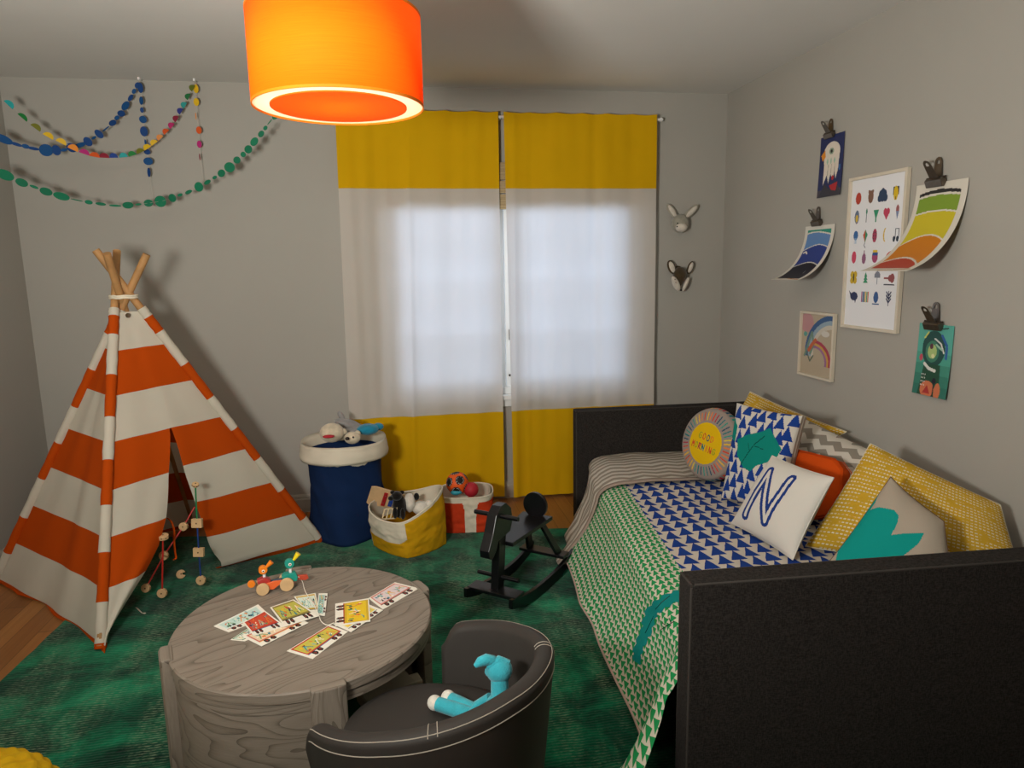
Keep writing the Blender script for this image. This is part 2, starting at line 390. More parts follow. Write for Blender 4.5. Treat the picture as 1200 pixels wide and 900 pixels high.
# ------------------------------------------------------------------ rug
def rug_mat():
    t = NT('overdyed_green_wool'); o = t.coord(); x = t.xyz(o)
    big = t.noise(t.mapping(o, (1.6, 2.6, 1), rot=(0, 0, .15)), 2.2, 5, .62, .5)
    fine = t.noise(t.mapping(o, (34, 44, 30)), 2, 4)
    c = t.ramp(t.math('ADD', t.math('MULTIPLY', big, .85), t.math('MULTIPLY', fine, .15)), [(.32, '#031c14'), (.45, '#07432e'), (.56, '#0b6545'), (.72, '#129064')])
    worn = t.noise(t.mapping(o, (3.5, 1.0, 1), loc=(3, 1, 0), rot=(0, 0, -.1)), 1.7, 6, .7, .4)
    weft = t.math('SINE', t.math('ADD', t.math('MULTIPLY', x[1], 520), t.math('MULTIPLY', t.noise(o, 8, 2), 12)))
    brk = t.noise(t.mapping(o, (60, 260, 1)), 1, 2)
    msk = t.math('MULTIPLY', t.maprange(worn, .46, .60), t.math('MULTIPLY', t.maprange(weft, -.2, .7), t.maprange(brk, .42, .56)), clamp=True)
    c = t.mix(t.math('MULTIPLY', msk, .7), c, '#8a9a7c')
    t.bump(t.math('ADD', fine, t.math('MULTIPLY', weft, .25)), .6, .004); t.b.inputs['Sheen Weight'].default_value = .1
    return t.fin(c, .95, .1)
RC = [V((-1.52, 1.15, 0)), V((1.75, .95, 0)), V((1.95, 3.36, 0)), V((-1.37, 3.87, 0))]
def rugp(u, v, z=.008):
    a = RC[0].lerp(RC[1], u); c = RC[3].lerp(RC[2], u); q = a.lerp(c, v); return V((q.x+.006*nz(v*30, 2), q.y+.005*nz(u*30, 5), z))
b = MB(); b.grid(lambda u, v: rugp(u, v, .0095+.0012*nz(u*9, v*9)), 60, 50)
N = 60; edge = [(i/N, 0) for i in range(N)]+[(1, i/N) for i in range(N)]+[(1-i/N, 1) for i in range(N)]+[(0, 1-i/N) for i in range(N)]
b.tube([rugp(u, v, .0052) for u, v in edge], .0048, 6, closed=True)
tag(b.build('rug', rug_mat(), smooth=60), 'worn emerald green rug spread under the table, baskets and rocking horse', 'rug')
RZ = .0105
# ------------------------------------------------------------------ pendant lamp
LD = .225; LY = 2.02
lc = aty(398, 126.5, LY); lz0 = lc.z; lz1 = aty(393, 18, LY).z
lamp = thing('pendant_lamp', 'orange drum ceiling lamp, lit, hanging in front of the curtains', 'lamp', (lc.x, LY, ZC))
m_shade = NT('orange_shade_linen'); o = m_shade.coord(); wv = m_shade.noise(m_shade.mapping(o, (1, 1, 60)), 12, 2)
cs = m_shade.mix(wv, '#ff7600', '#ff8b0c'); m_shade.bump(m_shade.noise(o, 500, 2), .15, .001); m_shade.fin(cs, .8, .2); translucent(m_shade, cs, .42)
m_lin = NT('white_shade_lining'); m_lin.fin('#f5efe2', .8, .2); translucent(m_lin, '#fff4e0', .5)
def ring(b, r, z0, z1, n=64): return b.lathe([(r, z0), (r, z1)], (lc.x, LY, 0), n)
ring(MB(), LD, lz0, lz1).build('outer_shade', m_shade.m, lamp, smooth=180, solid=.002)
b = MB(); b.lathe([(LD+.0015, lz0-.001), (LD+.0015, lz0+.006), (LD-.0015, lz0+.006), (LD-.0015, lz0-.001), (LD+.0015, lz0-.001)], (lc.x, LY, 0), 64); b.lathe([(LD+.0015, lz1-.006), (LD+.0015, lz1+.001), (LD-.0015, lz1+.001), (LD-.0015, lz1-.006), (LD+.0015, lz1-.006)], (lc.x, LY, 0), 64)
b.build('rim_trim', plain('#d9730f', .7, .2), lamp, smooth=40)
b = MB(); b.lathe([(LD-.002, lz0+.004), (.0, lz0+.004)], (lc.x, LY, 0), 64); b.build('diffuser', m_lin.m, lamp, smooth=30)
r2 = LD*.80; m_or2 = NT('orange_diffuser_cloth'); m_or2.fin('#e0640c', .8, .2); translucent(m_or2, '#f2640a', .30)
b = MB(); b.lathe([(r2, lz0+.0025), (r2, lz0-.001), (0, lz0-.001)], (lc.x, LY, 0), 64); b.build('inner_disc', m_or2.m, lamp, smooth=30)
m_metal = plain('#8c877d', .3, .5, .9)
b = MB()
for a in (.5, .5+2*pi/3, .5+4*pi/3): b.cyl((lc.x, LY, lz1-.03), (lc.x+cos(a)*LD, LY+sin(a)*LD, lz1-.003), .002, n=6)
b.cyl((lc.x, LY, lz1-.1), (lc.x, LY, ZC-.02), .006, n=10); b.build('stem', m_metal, lamp, smooth=40)
b = MB(); b.lathe([(0, -.03), (.03, -.028), (.062, -.012), (.065, 0), (0, 0)], (lc.x, LY, ZC), 32); b.build('canopy', m_white, lamp, smooth=40)
def bulb(name, loc, e, r, c=(1, .78, .5)):
    l = bpy.data.lights.new(name, 'POINT'); l.energy = e; l.shadow_soft_size = r; l.color = c
    o = bpy.data.objects.new(name, l); COL.objects.link(o); o.location = loc; return o
bulb('lamp_bulb', (lc.x, LY, (lz0+lz1)/2+.03), 11, .03, (1, .84, .6))
b = MB(); b.lathe([(0, 0), (.016, 0), (.016, -.04), (0, -.04)], (lc.x, LY, lz1-.06), 16); b.build('socket', m_white, lamp, smooth=40)
# ------------------------------------------------------------------ teepee
m_to = cloth_tl('orange_canvas', '#c24c0a', .22); m_tw = cloth_tl('cream_canvas', '#dad3c2', .28)
m_pole = plain('#ab8050', .6, .3, var=.18, vscale=14, name='pine_pole')
F0 = atz(118, 764); R0 = atz(376, 636); L0 = V((-1.925, 3.43, 0)); B0 = V((-1.2, 4.03, 0))
tipsP = {'F': aty(137, 294, 3.46), 'R': aty(112, 293, 3.33), 'L': aty(172, 298, 3.36), 'B': aty(125, 297, 3.26)}
feet = {'F': F0, 'R': R0, 'L': L0, 'B': B0}
def polep(k, z): a, c = feet[k], tipsP[k]; return a.lerp(c, z/c.z)
tp = thing('play_teepee', 'orange and cream striped canvas play teepee standing in the left corner', 'play tent', (-1.2, 3.5, 0))
for k in 'FRLB':
    a = feet[k]+V((0, 0, .018)); c = tipsP[k]
    MB().tube([a.lerp(c, i/6) for i in range(7)], .0165, 12).build('pole', m_pole, tp, smooth=40)
ZT = 1.262
cen = (F0+R0+L0+B0)/4
def boundary_z(key, x_y):   # px list on a pole -> heights
    a, c = feet[key], tipsP[key]; out = []
    for (x, y) in x_y:
        n = V((a.y-c.y, c.x-a.x, 0)) if False else _f.cross(_r)*0+V((0, 1, 0))
        d = ray(x, y); # closest point between ray and pole line
        u = (c-a).normalized(); w0 = a-CO; bq = u.dot(d); den = 1-bq*bq
        t = (bq*d.dot(w0)-u.dot(w0))/den; out.append((a+u*t).z)
    return out
zF = [ZT]+boundary_z('F', [(134, 412), (132, 465), (130, 519), (128, 576), (126, 631), (123, 690)])+[.028, .0]
zR = [ZT]+boundary_z('R', [(193, 405), (224, 448), (256, 492), (284, 530), (316, 568), (345, 603)])+[.026, .0]
zL = [zF[i]*.5+zR[i]*.5 for i in range(len(zF))]
ZS = {'F': zF, 'R': zR, 'L': zL, 'B': zR}
NS = len(zF)-1; RPS = 7
ROWS = [i/RPS for i in range(NS*RPS+1)]
def stripe(s): return 0 if int(s) % 2 == 0 else 1     # 0 cream, 1 orange; last band is the hem
def hz(key, s):
    i = min(NS-1, int(s)); return ZS[key][i]*(1-(s-i))+ZS[key][i+1]*(s-i)
def panel_pt(A, B_, t, s, bow, seed):
    p = polep(A, hz(A, s)).lerp(polep(B_, hz(B_, s)), t)
    out = (p-V((cen.x, cen.y, p.z))); out.z = 0
    w = sin(pi*t); q = s/NS
    nrm = (feet[A]+feet[B_])/2-cen; nrm.z = .3; nrm.normalize()
    p = p+nrm*(bow*w*q+.010*w*q*sin(t*17+seed+s*.4)+.012*w*q*nz(t*6, s*.5, seed))
    p.z = max(.006+.012*abs(nz(t*9, seed)), p.z); return p
def panel(name, A, B_, bow, seed, t0=lambda s: 0, t1=lambda s: 1, s0=0, s1=None, nt=36, extra=None):
    s1 = NS if s1 is None else s1; rows = [r for r in ROWS if s0-1e-6 <= r <= s1+1e-6]
    b = MB()
    def fn(u, s):
        t = t0(s)+(t1(s)-t0(s))*u; p = panel_pt(A, B_, t, s, bow, seed); return extra(p, u, s) if extra else p
    b.grid(fn, nt, 0, us=[i/nt for i in range(nt+1)], vs=rows, mat=lambda u, s: stripe(s))
    return b.build(name, [m_tw, m_to], tp, smooth=180, recalc=False)
panel('side_panel', 'L', 'F', -.035, 1.0); panel('back_panel', 'R', 'B', .01, 2.0); panel('back_panel', 'B', 'L', .01, 3.0)
# door face between the front and right poles
nF = (R0-F0).cross(tipsP['F'].lerp(tipsP['R'], .5)-F0).normalized()
PUSH = V((-.79, .61, 0))
def pushk(s): k = max(0, (s-sD0)/(NS-sD0)); return .24*k**1.4
sD0 = 3.2
def face_ts(px, py, ps=0.):
    p = hit(px, py, F0+PUSH*ps, nF)-PUSH*ps; lo, hi = 0., float(NS)
    for _ in range(40):       # find s for height
        m = (lo+hi)/2; zf = polep('F', hz('F', m)); zr = polep('R', hz('R', m)); L_ = zr-zf; t = max(0, min(1, (p-zf).dot(L_)/L_.dot(L_)))
        if zf.lerp(zr, t).z > p.z: lo = m
        else: hi = m
    return t, lo
def edgefn(pts):
    q = [face_ts(*a) for a in pts]; ss = [a[1] for a in q]; tt = [a[0] for a in q]
    return (lambda s: interp(s, ss, tt)), q
tl, ql = edgefn([(198, 505), (197, 560), (195, 605), (186, 640), (172, 668), (152, 700), (134, 730), (122, 750), (118, 764)])
def edge2(pts):
    q = []
    for a in pts:
        s = 0.
        for _ in range(12): t, s2 = face_ts(*a, pushk(s)); s = .5*s+.5*s2
        q.append((t, s))
    return lambda s: interp(s, [a[1] for a in q], [a[0] for a in q])
tr = edge2([(200, 505), (208, 530), (216, 560), (226, 590), (237, 620), (243, 638), (252, 652), (258, 657)])
sD = ql[0][1]; sD = round(sD*RPS)/RPS
panel('door_header', 'F', 'R', .02, 4.0, s1=sD)
def lift(p, u, s): k = max(0, (s-sD)/(NS-sD)); return p+(-nF if nF.y < 0 else nF)*0+V((.35, -.9, 0))*(.05*k*k*sin(u*pi*1.0)+.018*sin(u*11+s)*k*u)
panel('door_flap', 'F', 'R', .02, 4.0, t0=lambda s: 0, t1=lambda s: max(.02, tl(s)), s0=sD, extra=lift)
panel('door_flap', 'F', 'R', .02, 4.0, t0=lambda s: min(.97, tr(s)), t1=lambda s: 1, s0=sD, extra=lambda p, u, s: p+PUSH*(pushk(s)*(1-u)**1.3)+V((.3, -.6, 0))*(.012*sin(u*9+s)*max(0, (s-sD)/(NS-sD))*(1-u)))
# pole sleeves with their own stripes
SL = {'F': [(134, 362), (134, 371), (134, 393), (134, 440), (132, 489), (130, 539), (127, 592), (125, 647), (122, 705), (119, 762)],
      'R': [(166, 360), (171, 372), (183, 390), (211, 429), (240, 469), (269, 505), (296, 540), (325, 576), (352, 608), (375, 636)]}
for k in 'FRL':
    zz = boundary_z(k, SL[k]) if k in SL else boundary_z('R', SL['R'])
    b = MB(); n = 12; zz = zz[:-1]+[.03, .012]
    for i in range(len(zz)-1):
        a, c = polep(k, zz[i]), polep(k, zz[i+1]); out = (polep(k, .5)-V((cen.x, cen.y, .5))).normalized()*.004
        b.cm = i % 2 if k != 'B' else 0
        if i == len(zz)-2: b.cm = 1
        m = 5; b.tube([a.lerp(c, j/m)+out for j in range(m+1)], lambda q: .0215+.0012*sin(q*20+i), 12, caps=(i == len(zz)-2))
    b.build('pole_sleeve', [m_tw, m_to], tp, smooth=60)
# collar at the very top with a wooden button
# rope around the crossing poles
zr_ = 1.325; P = [polep(k, zr_) for k in 'FRBL']; c0 = sum(P, V())/4; rr = max((q-c0).length for q in P)+.022
b = MB()
for j in range(2): b.tube([c0+V((cos(2*pi*i/24)*rr*1.0, sin(2*pi*i/24)*rr*.8, (.0015*sin(i*1.7)+j*.0085))) for i in range(24)], .0048, 6, closed=True)
b.build('rope', cloth('#ddd3bd'), tp, smooth=60)
q = hit(152, 370, panel_pt('F', 'R', .5, .3, 0, 0), nF); ax = (_r, _u, -_f)
b = MB(); b.lathe([(0, .006), (.006, .006), (.0105, .004), (.0105, 0), (0, 0)], q-_f*.012, 16, ax); b.build('button', plain('#4a3a24', .5, .4), tp, smooth=40)
rib = [atz(197, 603, .42).lerp(atz(197, 603, .0), 0)]
def tie(name, pts, m):
    b = MB(); path = catmull(pts, 6); wv = V((.5, -.3, 0)).normalized()*.006
    i0 = [(b.vert(p-wv), b.vert(p+wv)) for p in path]
    for (a, c), (d, e) in zip(i0[:-1], i0[1:]): b.face((a, c, e, d))
    return b.build(name, m, tp, smooth=60, solid=.0015)
yt = 3.17
tie('tie_ribbon', [aty(196, 607, yt), aty(201, 612, yt), aty(204, 622, yt), aty(204, 634, yt), aty(205, 646, yt), aty(206, 654, yt-.01), aty(203, 656, yt-.02)], m_to)
tie('tie_ribbon', [atz(160, 712, .012), atz(165, 717, .012), atz(168, 719, .011), atz(170, 718, .011)], m_tw)
# ------------------------------------------------------------------ wooden construction toy
m_sp = plain('#c9a679', .6, .3, var=.1, vscale=30, name='beech_wood'); m_dk = plain('#5a452c', .7, .2)
m_rred, m_rblu, m_rgrn = plain('#b3241c', .4, .5), plain('#1f3a7a', .4, .5), plain('#1c7a48', .4, .5)
def spool(parent, c, axis, r=.0195, h=.016, name='spool'):
    X, Y, Z = basis(axis); b = MB(); b.lathe([(0, -h/2), (r-.002, -h/2), (r, -h/2+.002), (r, h/2-.002), (r-.002, h/2), (0, h/2)], c, 24, (X, Y, Z))
    o = b.build(name, m_sp, parent, smooth=40); e = MB()
    for k in range(8): d = X*cos(k*pi/4)+Y*sin(k*pi/4); e.cyl(V(c)+d*(r-.001), V(c)+d*(r+.0006), .003, n=8)
    e.cyl(V(c)-Z*(h/2+.0005), V(c)+Z*(h/2+.0005), .0035, n=10)
    ho = e.build('hole', m_dk, o) if False else e.build('peg_hole', m_dk, parent)
    return o
def spr(p): return p
cx = -_f; cx = V((cx.x, cx.y, .12)).normalized()
sa = thing('construction_toy', 'wooden stick and spool toy with tall green and blue rods outside the teepee door', 'toy', atz(236, 690, RZ))
yS = 3.10
pA = [aty(229, 568, yS), aty(231, 613, yS), aty(233, 647, yS), aty(235.5, 680, yS)]
pA[3].z = max(pA[3].z, RZ+.0205)
MB().cyl(pA[0], pA[1], .0034, n=10).build('green_rod', m_rgrn, sa, smooth=40)
MB().cyl(pA[1], pA[2], .0034, n=10).build('blue_rod', m_rblu, sa, smooth=40); MB().cyl(pA[2], pA[3], .0034, n=10).build('blue_rod', m_rblu, sa, smooth=40)
spool(sa, pA[0], (.3, -.4, 1), .0145, .014); spool(sa, pA[3], cx, .0205)
for q in pA[1:3]:
    ax = (_r.copy(), cx, _r.cross(cx).normalized())
    b = MB(); b.box(q, (.046, .018, .040), (_r, cx, _r.cross(cx).normalized())); o = b.build('block', m_sp, sa, bevel=.002)
    MB().cyl(q+cx*.0085, q+cx*.0098, .0035, n=10).build('peg_hole', m_dk, sa)
sb = thing('construction_toy', 'low wooden stick and spool toy with red rods leaning into the teepee', 'toy', atz(190, 700, RZ))
yR = 3.04
q0, q1 = aty(191, 629, yR), aty(190, 695, yR); q0 = q0; q1.z = max(q1.z, RZ+.0205)
MB().cyl(q0, q1, .0036, n=10).build('red_rod', m_rred, sb, smooth=40); spool(sb, q0, (0.05, -.1, 1), .0225, .018); spool(sb, q1, cx, .0205)
q2, q3, q4, q5 = aty(192, 651, yR+.11), aty(215, 617, yR+.16), aty(228, 594, yR+.20), aty(171, 689, yR+.02)
for a, c in ((q5, q2), (q2, q3), (q3, q4)): MB().cyl(a, c, .0034, n=10).build('red_rod', m_rred, sb, smooth=40)
spool(sb, q2, cx, .0205); spool(sb, q3, cx, .0195); q5.z = max(q5.z, RZ+.0205); spool(sb, q5, cx, .019)
MB().cyl(q2, q0.lerp(q1, .35), .003, n=8).build('link_rod', m_sp, sb)
ls = thing('wooden_spool', 'loose notched wooden toy spool lying on the green rug', 'toy', atz(212, 676, RZ))
c = atz(212, 673, RZ+.02); X, Y, Z = basis((.35, -.8, .55)); b = MB()
prof = [(cos(t)*.0205, sin(t)*.0205) for t in [(.25+i/22*(2*pi-.7)) for i in range(23)]]+[(.006, -.004), (.006, .004)]
b.prism(prof, lambda a, d, h: c+X*a+Y*d+Z*(h-.007), .014); b.build('disc', m_sp, ls, bevel=.0015)
MB().cyl(c+Z*.0065, c+Z*.0078, .0035, n=8).build('peg_hole', m_dk, ls)
# ------------------------------------------------------------------ baskets
m_cw = cloth('#d4cab6', name='cream_canvas_cloth'); m_bl = cloth('#12284e', name='navy_canvas'); m_yl = cloth('#c9960f', name='mustard_canvas'); m_rd = cloth('#c03a1a', name='red_canvas')
def sack(name, parent, base, rim, mats, matf, nz_=28, nt=96, bulge=.01, seed=0, top_t=.0, cuff=None, solid=.006):
    """base/rim: functions t(0..1)->point"""
    def fn(t, h):
        a, c = base(t), rim(t); p = a.lerp(c, h); cc = (sum((base(k/8) for k in range(8)), V())/8).lerp(sum((rim(k/8) for k in range(8)), V())/8, h)
        d = p-cc; d.z = 0
        return p+d*(bulge*4*sin(pi*h)*.3)+d.normalized()*(.006*sin(pi*h)*nz(t*14, h*5, seed)*1.5+.003*nz(t*40, h*9, seed))
    b = MB(); b.grid(fn, nt, nz_, wrap=True, mat=matf); o = b.build(name, mats, parent, smooth=180, solid=solid)
    b = MB(); cb = sum((base(k/16) for k in range(16)), V())/16
    b.grid(lambda t, k: cb.lerp(base(t), k)+V((0, 0, .004)), nt, 3, wrap=True, vs=[.02, .3, .7, .98]); b.build('bottom', mats[0], parent)
    return fn
def rsq(c, rx, ry, ang, z, p=4.0):
    def f(t):
        a = 2*pi*t; k = (abs(cos(a))**p+abs(sin(a))**p)**(-1/p); x, y = cos(a)*k*rx, sin(a)*k*ry
        return V((c[0]+x*cos(ang)-y*sin(ang), c[1]+x*sin(ang)+y*cos(ang), z))
    return f
def ovl(c, rx, ry, ang, z, tx=0, ty=0, wob=0, seed=0):
    def f(t):
        a = 2*pi*t; k = 1+wob*nz(cos(a)*2+seed, sin(a)*2); x, y = cos(a)*rx*k, sin(a)*ry*k
        X = x*cos(ang)-y*sin(ang); Y = x*sin(ang)+y*cos(ang)
        return V((c[0]+X, c[1]+Y, z+X*tx+Y*ty+wob*.05*sin(3*a+seed)))
    return f
# tall blue basket
bc = atz(409, 613).xy; bc = V((-.31, 3.73)); hB = aty(405, 525, 3.51).z-.005
bk = thing('toy_basket', 'tall navy blue canvas toy basket with rolled cream cuff by the window', 'basket', (bc.x, bc.y, RZ), 'canvas toy baskets')
sack('bag', bk, rsq(bc, .182, .182, pi/4, RZ, 4.5), ovl((bc.x, bc.y+.0), .197, .197, 0, hB-.055, wob=.0), [m_bl], None, seed=2, bulge=.03)
cuff_out = ovl((bc.x, bc.y), .229, .229, pi/4, hB-.085, wob=.02, seed=1); cuff_top = ovl((bc.x, bc.y), .224, .224, pi/4, hB+.004, wob=.03, seed=3); cuff_in = ovl((bc.x, bc.y), .165, .165, pi/4, hB-.20, wob=.0)
def cf(t, h):
    if h < .5: p = cuff_out(t).lerp(cuff_top(t), h*2); k = sin(pi*h)
    else: p = cuff_top(t).lerp(cuff_in(t), (h-.5)*2); k = 0
    return p+V((0, 0, .012*k*nz(t*20, h*3)))+(p-V((bc.x, bc.y, p.z))).normalized()*(.004*nz(t*12, h*7)*(1 if h < .5 else 0)+.003*sin(h*pi*3)*(1 if h < .5 else 0))
MB().grid(cf, 96, 14, wrap=True).build('rolled_cuff', m_cw, bk, smooth=180, solid=.006)
b = MB(); pc = aty(396.5, 537, 3.505); X, Y, Z = _r, V((0, 0, 1)), None
for (a, c) in (((-1, -1), (1, -1)), ((1, -1), (1, 1)), ((1, 1), (-1, 1)), ((-1, 1), (-1, -1))): b.cyl(pc+X*a[0]*.022+Y*a[1]*.012, pc+X*c[0]*.022+Y*c[1]*.012, .0012, n=5)
b.build('stitched_label', m_cw, bk)
# white corner binding strips seen at the base
for t_ in (.5,):
    pass
# contents: plush toys
def fur(c, name, sc=220): return plain(c, .95, .1, var=.15, vscale=30, bump=.9, bscale=sc, name=name, sheen=.3)
m_fcr = fur('#cdbfa6', 'cream_fur'); m_fgr = fur('#8d8a88', 'grey_fur'); m_ftl = fur('#1f7f9c', 'teal_plush'); m_fwh = fur('#d9d3c6', 'white_plush'); m_fbk = fur('#15120f', 'black_plush'); m_eye = plain('#0c0a08', .2, .6, var=0)
zt = hB-.02
tb = thing('plush_bear', 'shaggy cream plush bear slumped in the tall blue basket', 'soft toy', (bc.x, bc.y-.05, zt-.1))
shag = lambda u, v: 1+.06*nz(u*30, v*18)
c1 = aty(389, 507, 3.62); b = MB(); b.ball(c1, (.062, .06, .05), fn=shag, nu=32, nv=20); b.build('body', m_fcr, tb, smooth=180)
c2 = aty(413, 513, 3.60); b = MB(); b.ball(c2, (.042, .04, .032), fn=shag, nu=28, nv=18); b.build('head', m_fcr, tb, smooth=180)
c3 = aty(407, 514, 3.54); MB().ball(c3, (.011, .009, .009)).build('nose', m_eye, tb, smooth=180)
MB().ball(aty(414, 512.5, 3.565), .0055).build('eye', m_eye, tb, smooth=180)
for q in ((403, 506, 3.62), (419, 508, 3.62)): MB().ball(aty(*q), (.016, .01, .016), fn=shag).build('ear', m_fcr, tb, smooth=180)
MB().ball(aty(385, 511.5, 3.545), (.03, .022, .008)).build('ribbon', cloth('#b5303c'), tb, smooth=180)
tg_ = thing('plush_elephant', 'grey plush animal ear poking from the top of the blue basket', 'soft toy', aty(405, 500, 3.76))
b = MB(); b.ball(aty(408, 497, 3.77), (.075, .05, .026), ax=(V((.95, 0, -.3)), V((0, 1, 0)), V((.3, 0, .95))), nu=28, fn=lambda u, v: 1+.05*nz(u*9, v*9)); b.build('ear', m_fgr, tg_, smooth=180)
b = MB(); b.ball(aty(400, 488, 3.78), (.016, .014, .032), ax=(V((.9, 0, .43)), V((0, 1, 0)), V((-.43, 0, .9)))); b.build('ear_tip', m_fgr, tg_, smooth=180)
MB().ball(aty(410, 503, 3.78), (.09, .08, .03)).build('body', m_fgr, tg_, smooth=180)
tt = thing('plush_ball', 'teal blue plush lying at the right rim of the blue basket', 'soft toy', aty(431, 507, 3.70))
MB().ball(aty(431, 503, 3.70), (.058, .055, .03), nu=28, fn=lambda u, v: 1+.04*nz(u*8, v*8)).build('body', m_ftl, tt, smooth=180)
MB().ball(aty(443, 500, 3.74), (.03, .03, .02), nu=28).build('limb', m_ftl, tt, smooth=180)
# yellow basket
y0c = V((.012, 3.475)); yk = thing('toy_basket', 'small mustard and cream canvas basket overflowing with toys', 'basket', (y0c.x, y0c.y, RZ), 'canvas toy baskets')
Lr, Fr, Rr, Br = aty(433, 592, 3.47), aty(470, 613, 3.30), aty(517, 575, 3.42), aty(490, 574, 3.62)
rimc = (Lr+Fr+Rr+Br)/4
ringpts = [Rr, (Rr+Br)/2+((Rr+Br)/2-rimc)*.42, Br, (Br+Lr)/2+((Br+Lr)/2-rimc)*.5, Lr, (Lr+Fr)/2+((Lr+Fr)/2-rimc)*.34, Fr, (Fr+Rr)/2+((Fr+Rr)/2-rimc)*.34]
rp = catmull([ringpts[-1]]+ringpts+ringpts[:2], 12)[12:-12]
def yrim(t): k = (t % 1)*(len(rp)-1); i = int(k); return rp[i].lerp(rp[min(len(rp)-1, i+1)], k-i)
yb_pts = [V((.20, 3.45, RZ)), V((.0, 3.67, RZ)), V((-.17, 3.51, RZ)), V((.0, 3.30, RZ))]
def ybase(t):
    k = (t % 1)*4; i = int(k); p = yb_pts[i].lerp(yb_pts[(i+1) % 4], k-i); c = sum(yb_pts, V())/4; d = p-c; return c+d*(1+.16*sin(pi*(k-i)))
def ymat(t, h):
    tt = t*8
    arch = .36+.16*abs((tt-5.0)/1.1)**3 if 3.7 < tt < 6.2 else 9
    if 4.1 < tt < 6.15 and h > max(.42, arch): return 1
    if 3.7 < tt < 4.1 : return 1 if abs(tt-3.95) < .12 or h > .9 else 0
    return 1 if h > .965 else 0
sack('bag', yk, ybase, yrim, [m_yl, m_cw], ymat, seed=5, nz_=44, nt=128, bulge=.03)
MB().grid(lambda t, h: ybase(t).lerp(yrim(t), .55+.44*h)+(rimc-yrim(t))*.06, 96, 8, wrap=True).build('lining', m_cw, yk, smooth=180)
MB().tube([yrim(i/96) for i in range(96)], .0045, 8, closed=True).build('rim_binding', m_cw, yk, smooth=60)
# contents: xylophone, cow plush, comb rack, white plush
xy = thing('xylophone', 'small wooden toy xylophone with red and blue bars tilted in the yellow basket', 'toy', aty(450, 590, 3.5))
cX, uX, wX = aty(460, 585, 3.53), V((.90, .05, -.30)).normalized(), V((-.10, -.2, .97)); wX = (wX-uX*wX.dot(uX)).normalized(); nX = wX.cross(uX).normalized(); nX = nX if nX.y < 0 else -nX
b = MB(); pr = [(x*.125, y*.056) for x, y in ((-1, -.85), (-.9, -1), (.95, -.75), (1, -.6), (1, .6), (.95, .75), (-.8, 1), (-1, .9))]
b.prism(pr, lambda a, d, h: cX+uX*a+wX*d+nX*h, .012); b.build('board', plain('#c9a67a', .5, .4, var=.1, vscale=20), xy, bevel=.003)
for k, (px, py, cc) in enumerate(((468-340, 0, '#a01a22'), (0, 0, '#1c3f8e'), (0, 0, '#2f9fb5'))):
    q = cX+uX*(-.043+k*.036)+nX*.017+wX*(-.002)
    o = MB().box(q, (.020, .006, .078-.010*k), (uX, nX, wX)).build('tone_bar', plain(cc, .35, .5, var=.02), xy, bevel=.0015)
    for sgn in (-1, 1): MB().ball(q+nX*.0035+wX*sgn*(.020-.003*k), .0026).build('screw', m_metal, xy)
rk = thing('wooden_rack', 'small wooden toy rack with slats standing in the yellow basket', 'toy', aty(455, 605, 3.42))
for k in range(4): q = aty(449+k*5, 604-k*1.2, 3.405); MB().box(q, (.007, .006, .055), (V((1, 0, 0)), V((0, 1, .0)), V((.28, 0, .96)))).build('slat', plain('#d8c39a', .5, .3), rk, bevel=.001)
for zz in (-.026, .026): q = aty(456.5, 602, 3.41); MB().box(q+V((.28*zz, 0, zz)), (.07, .006, .006)).build('rail', plain('#d8c39a', .5, .3), rk, bevel=.001)
cw = thing('plush_cow', 'black and white plush cow standing in the yellow basket', 'soft toy', aty(468, 600, 3.42))
MB().ball(aty(468, 593, 3.44), (.036, .04, .062), nu=28, nv=18, fn=lambda u, v: 1+.05*nz(u*9, v*9)).build('body', m_fbk, cw, smooth=180)
MB().ball(aty(465, 581, 3.42), (.028, .03, .024), nu=24).build('head', m_fbk, cw, smooth=180)
MB().ball(aty(458, 584, 3.40), (.014, .016, .012), nu=20).build('muzzle', m_fbk, cw, smooth=180)
for q in ((460, 577, 3.42), (471, 577, 3.43)): MB().ball(aty(*q), (.012, .007, .010)).build('ear', m_fbk, cw, smooth=180)
for q in ((463, 601, 3.385), (472, 602, 3.385)): MB().ball(aty(*q), (.013, .013, .03)).build('leg', m_fbk, cw, smooth=180)
MB().ball(aty(480, 589, 3.46), (.03, .035, .05), nu=28, fn=lambda u, v: 1+.06*nz(u*9, v*9)).build('white_flank', m_fwh, cw, smooth=180)
MB().ball(aty(488, 582, 3.46), (.014, .014, .02)).build('hind_leg', m_fbk, cw, smooth=180)
wp = thing('plush_lamb', 'white plush bundled at the right inside the yellow basket', 'soft toy', aty(492, 596, 3.46))
MB().ball(aty(493, 595, 3.47), (.045, .045, .035), nu=28, fn=shag).build('body', m_fwh, wp, smooth=180); MB().ball(aty(503, 590, 3.47), (.02, .02, .018), nu=20).build('head', m_fwh, wp, smooth=180)
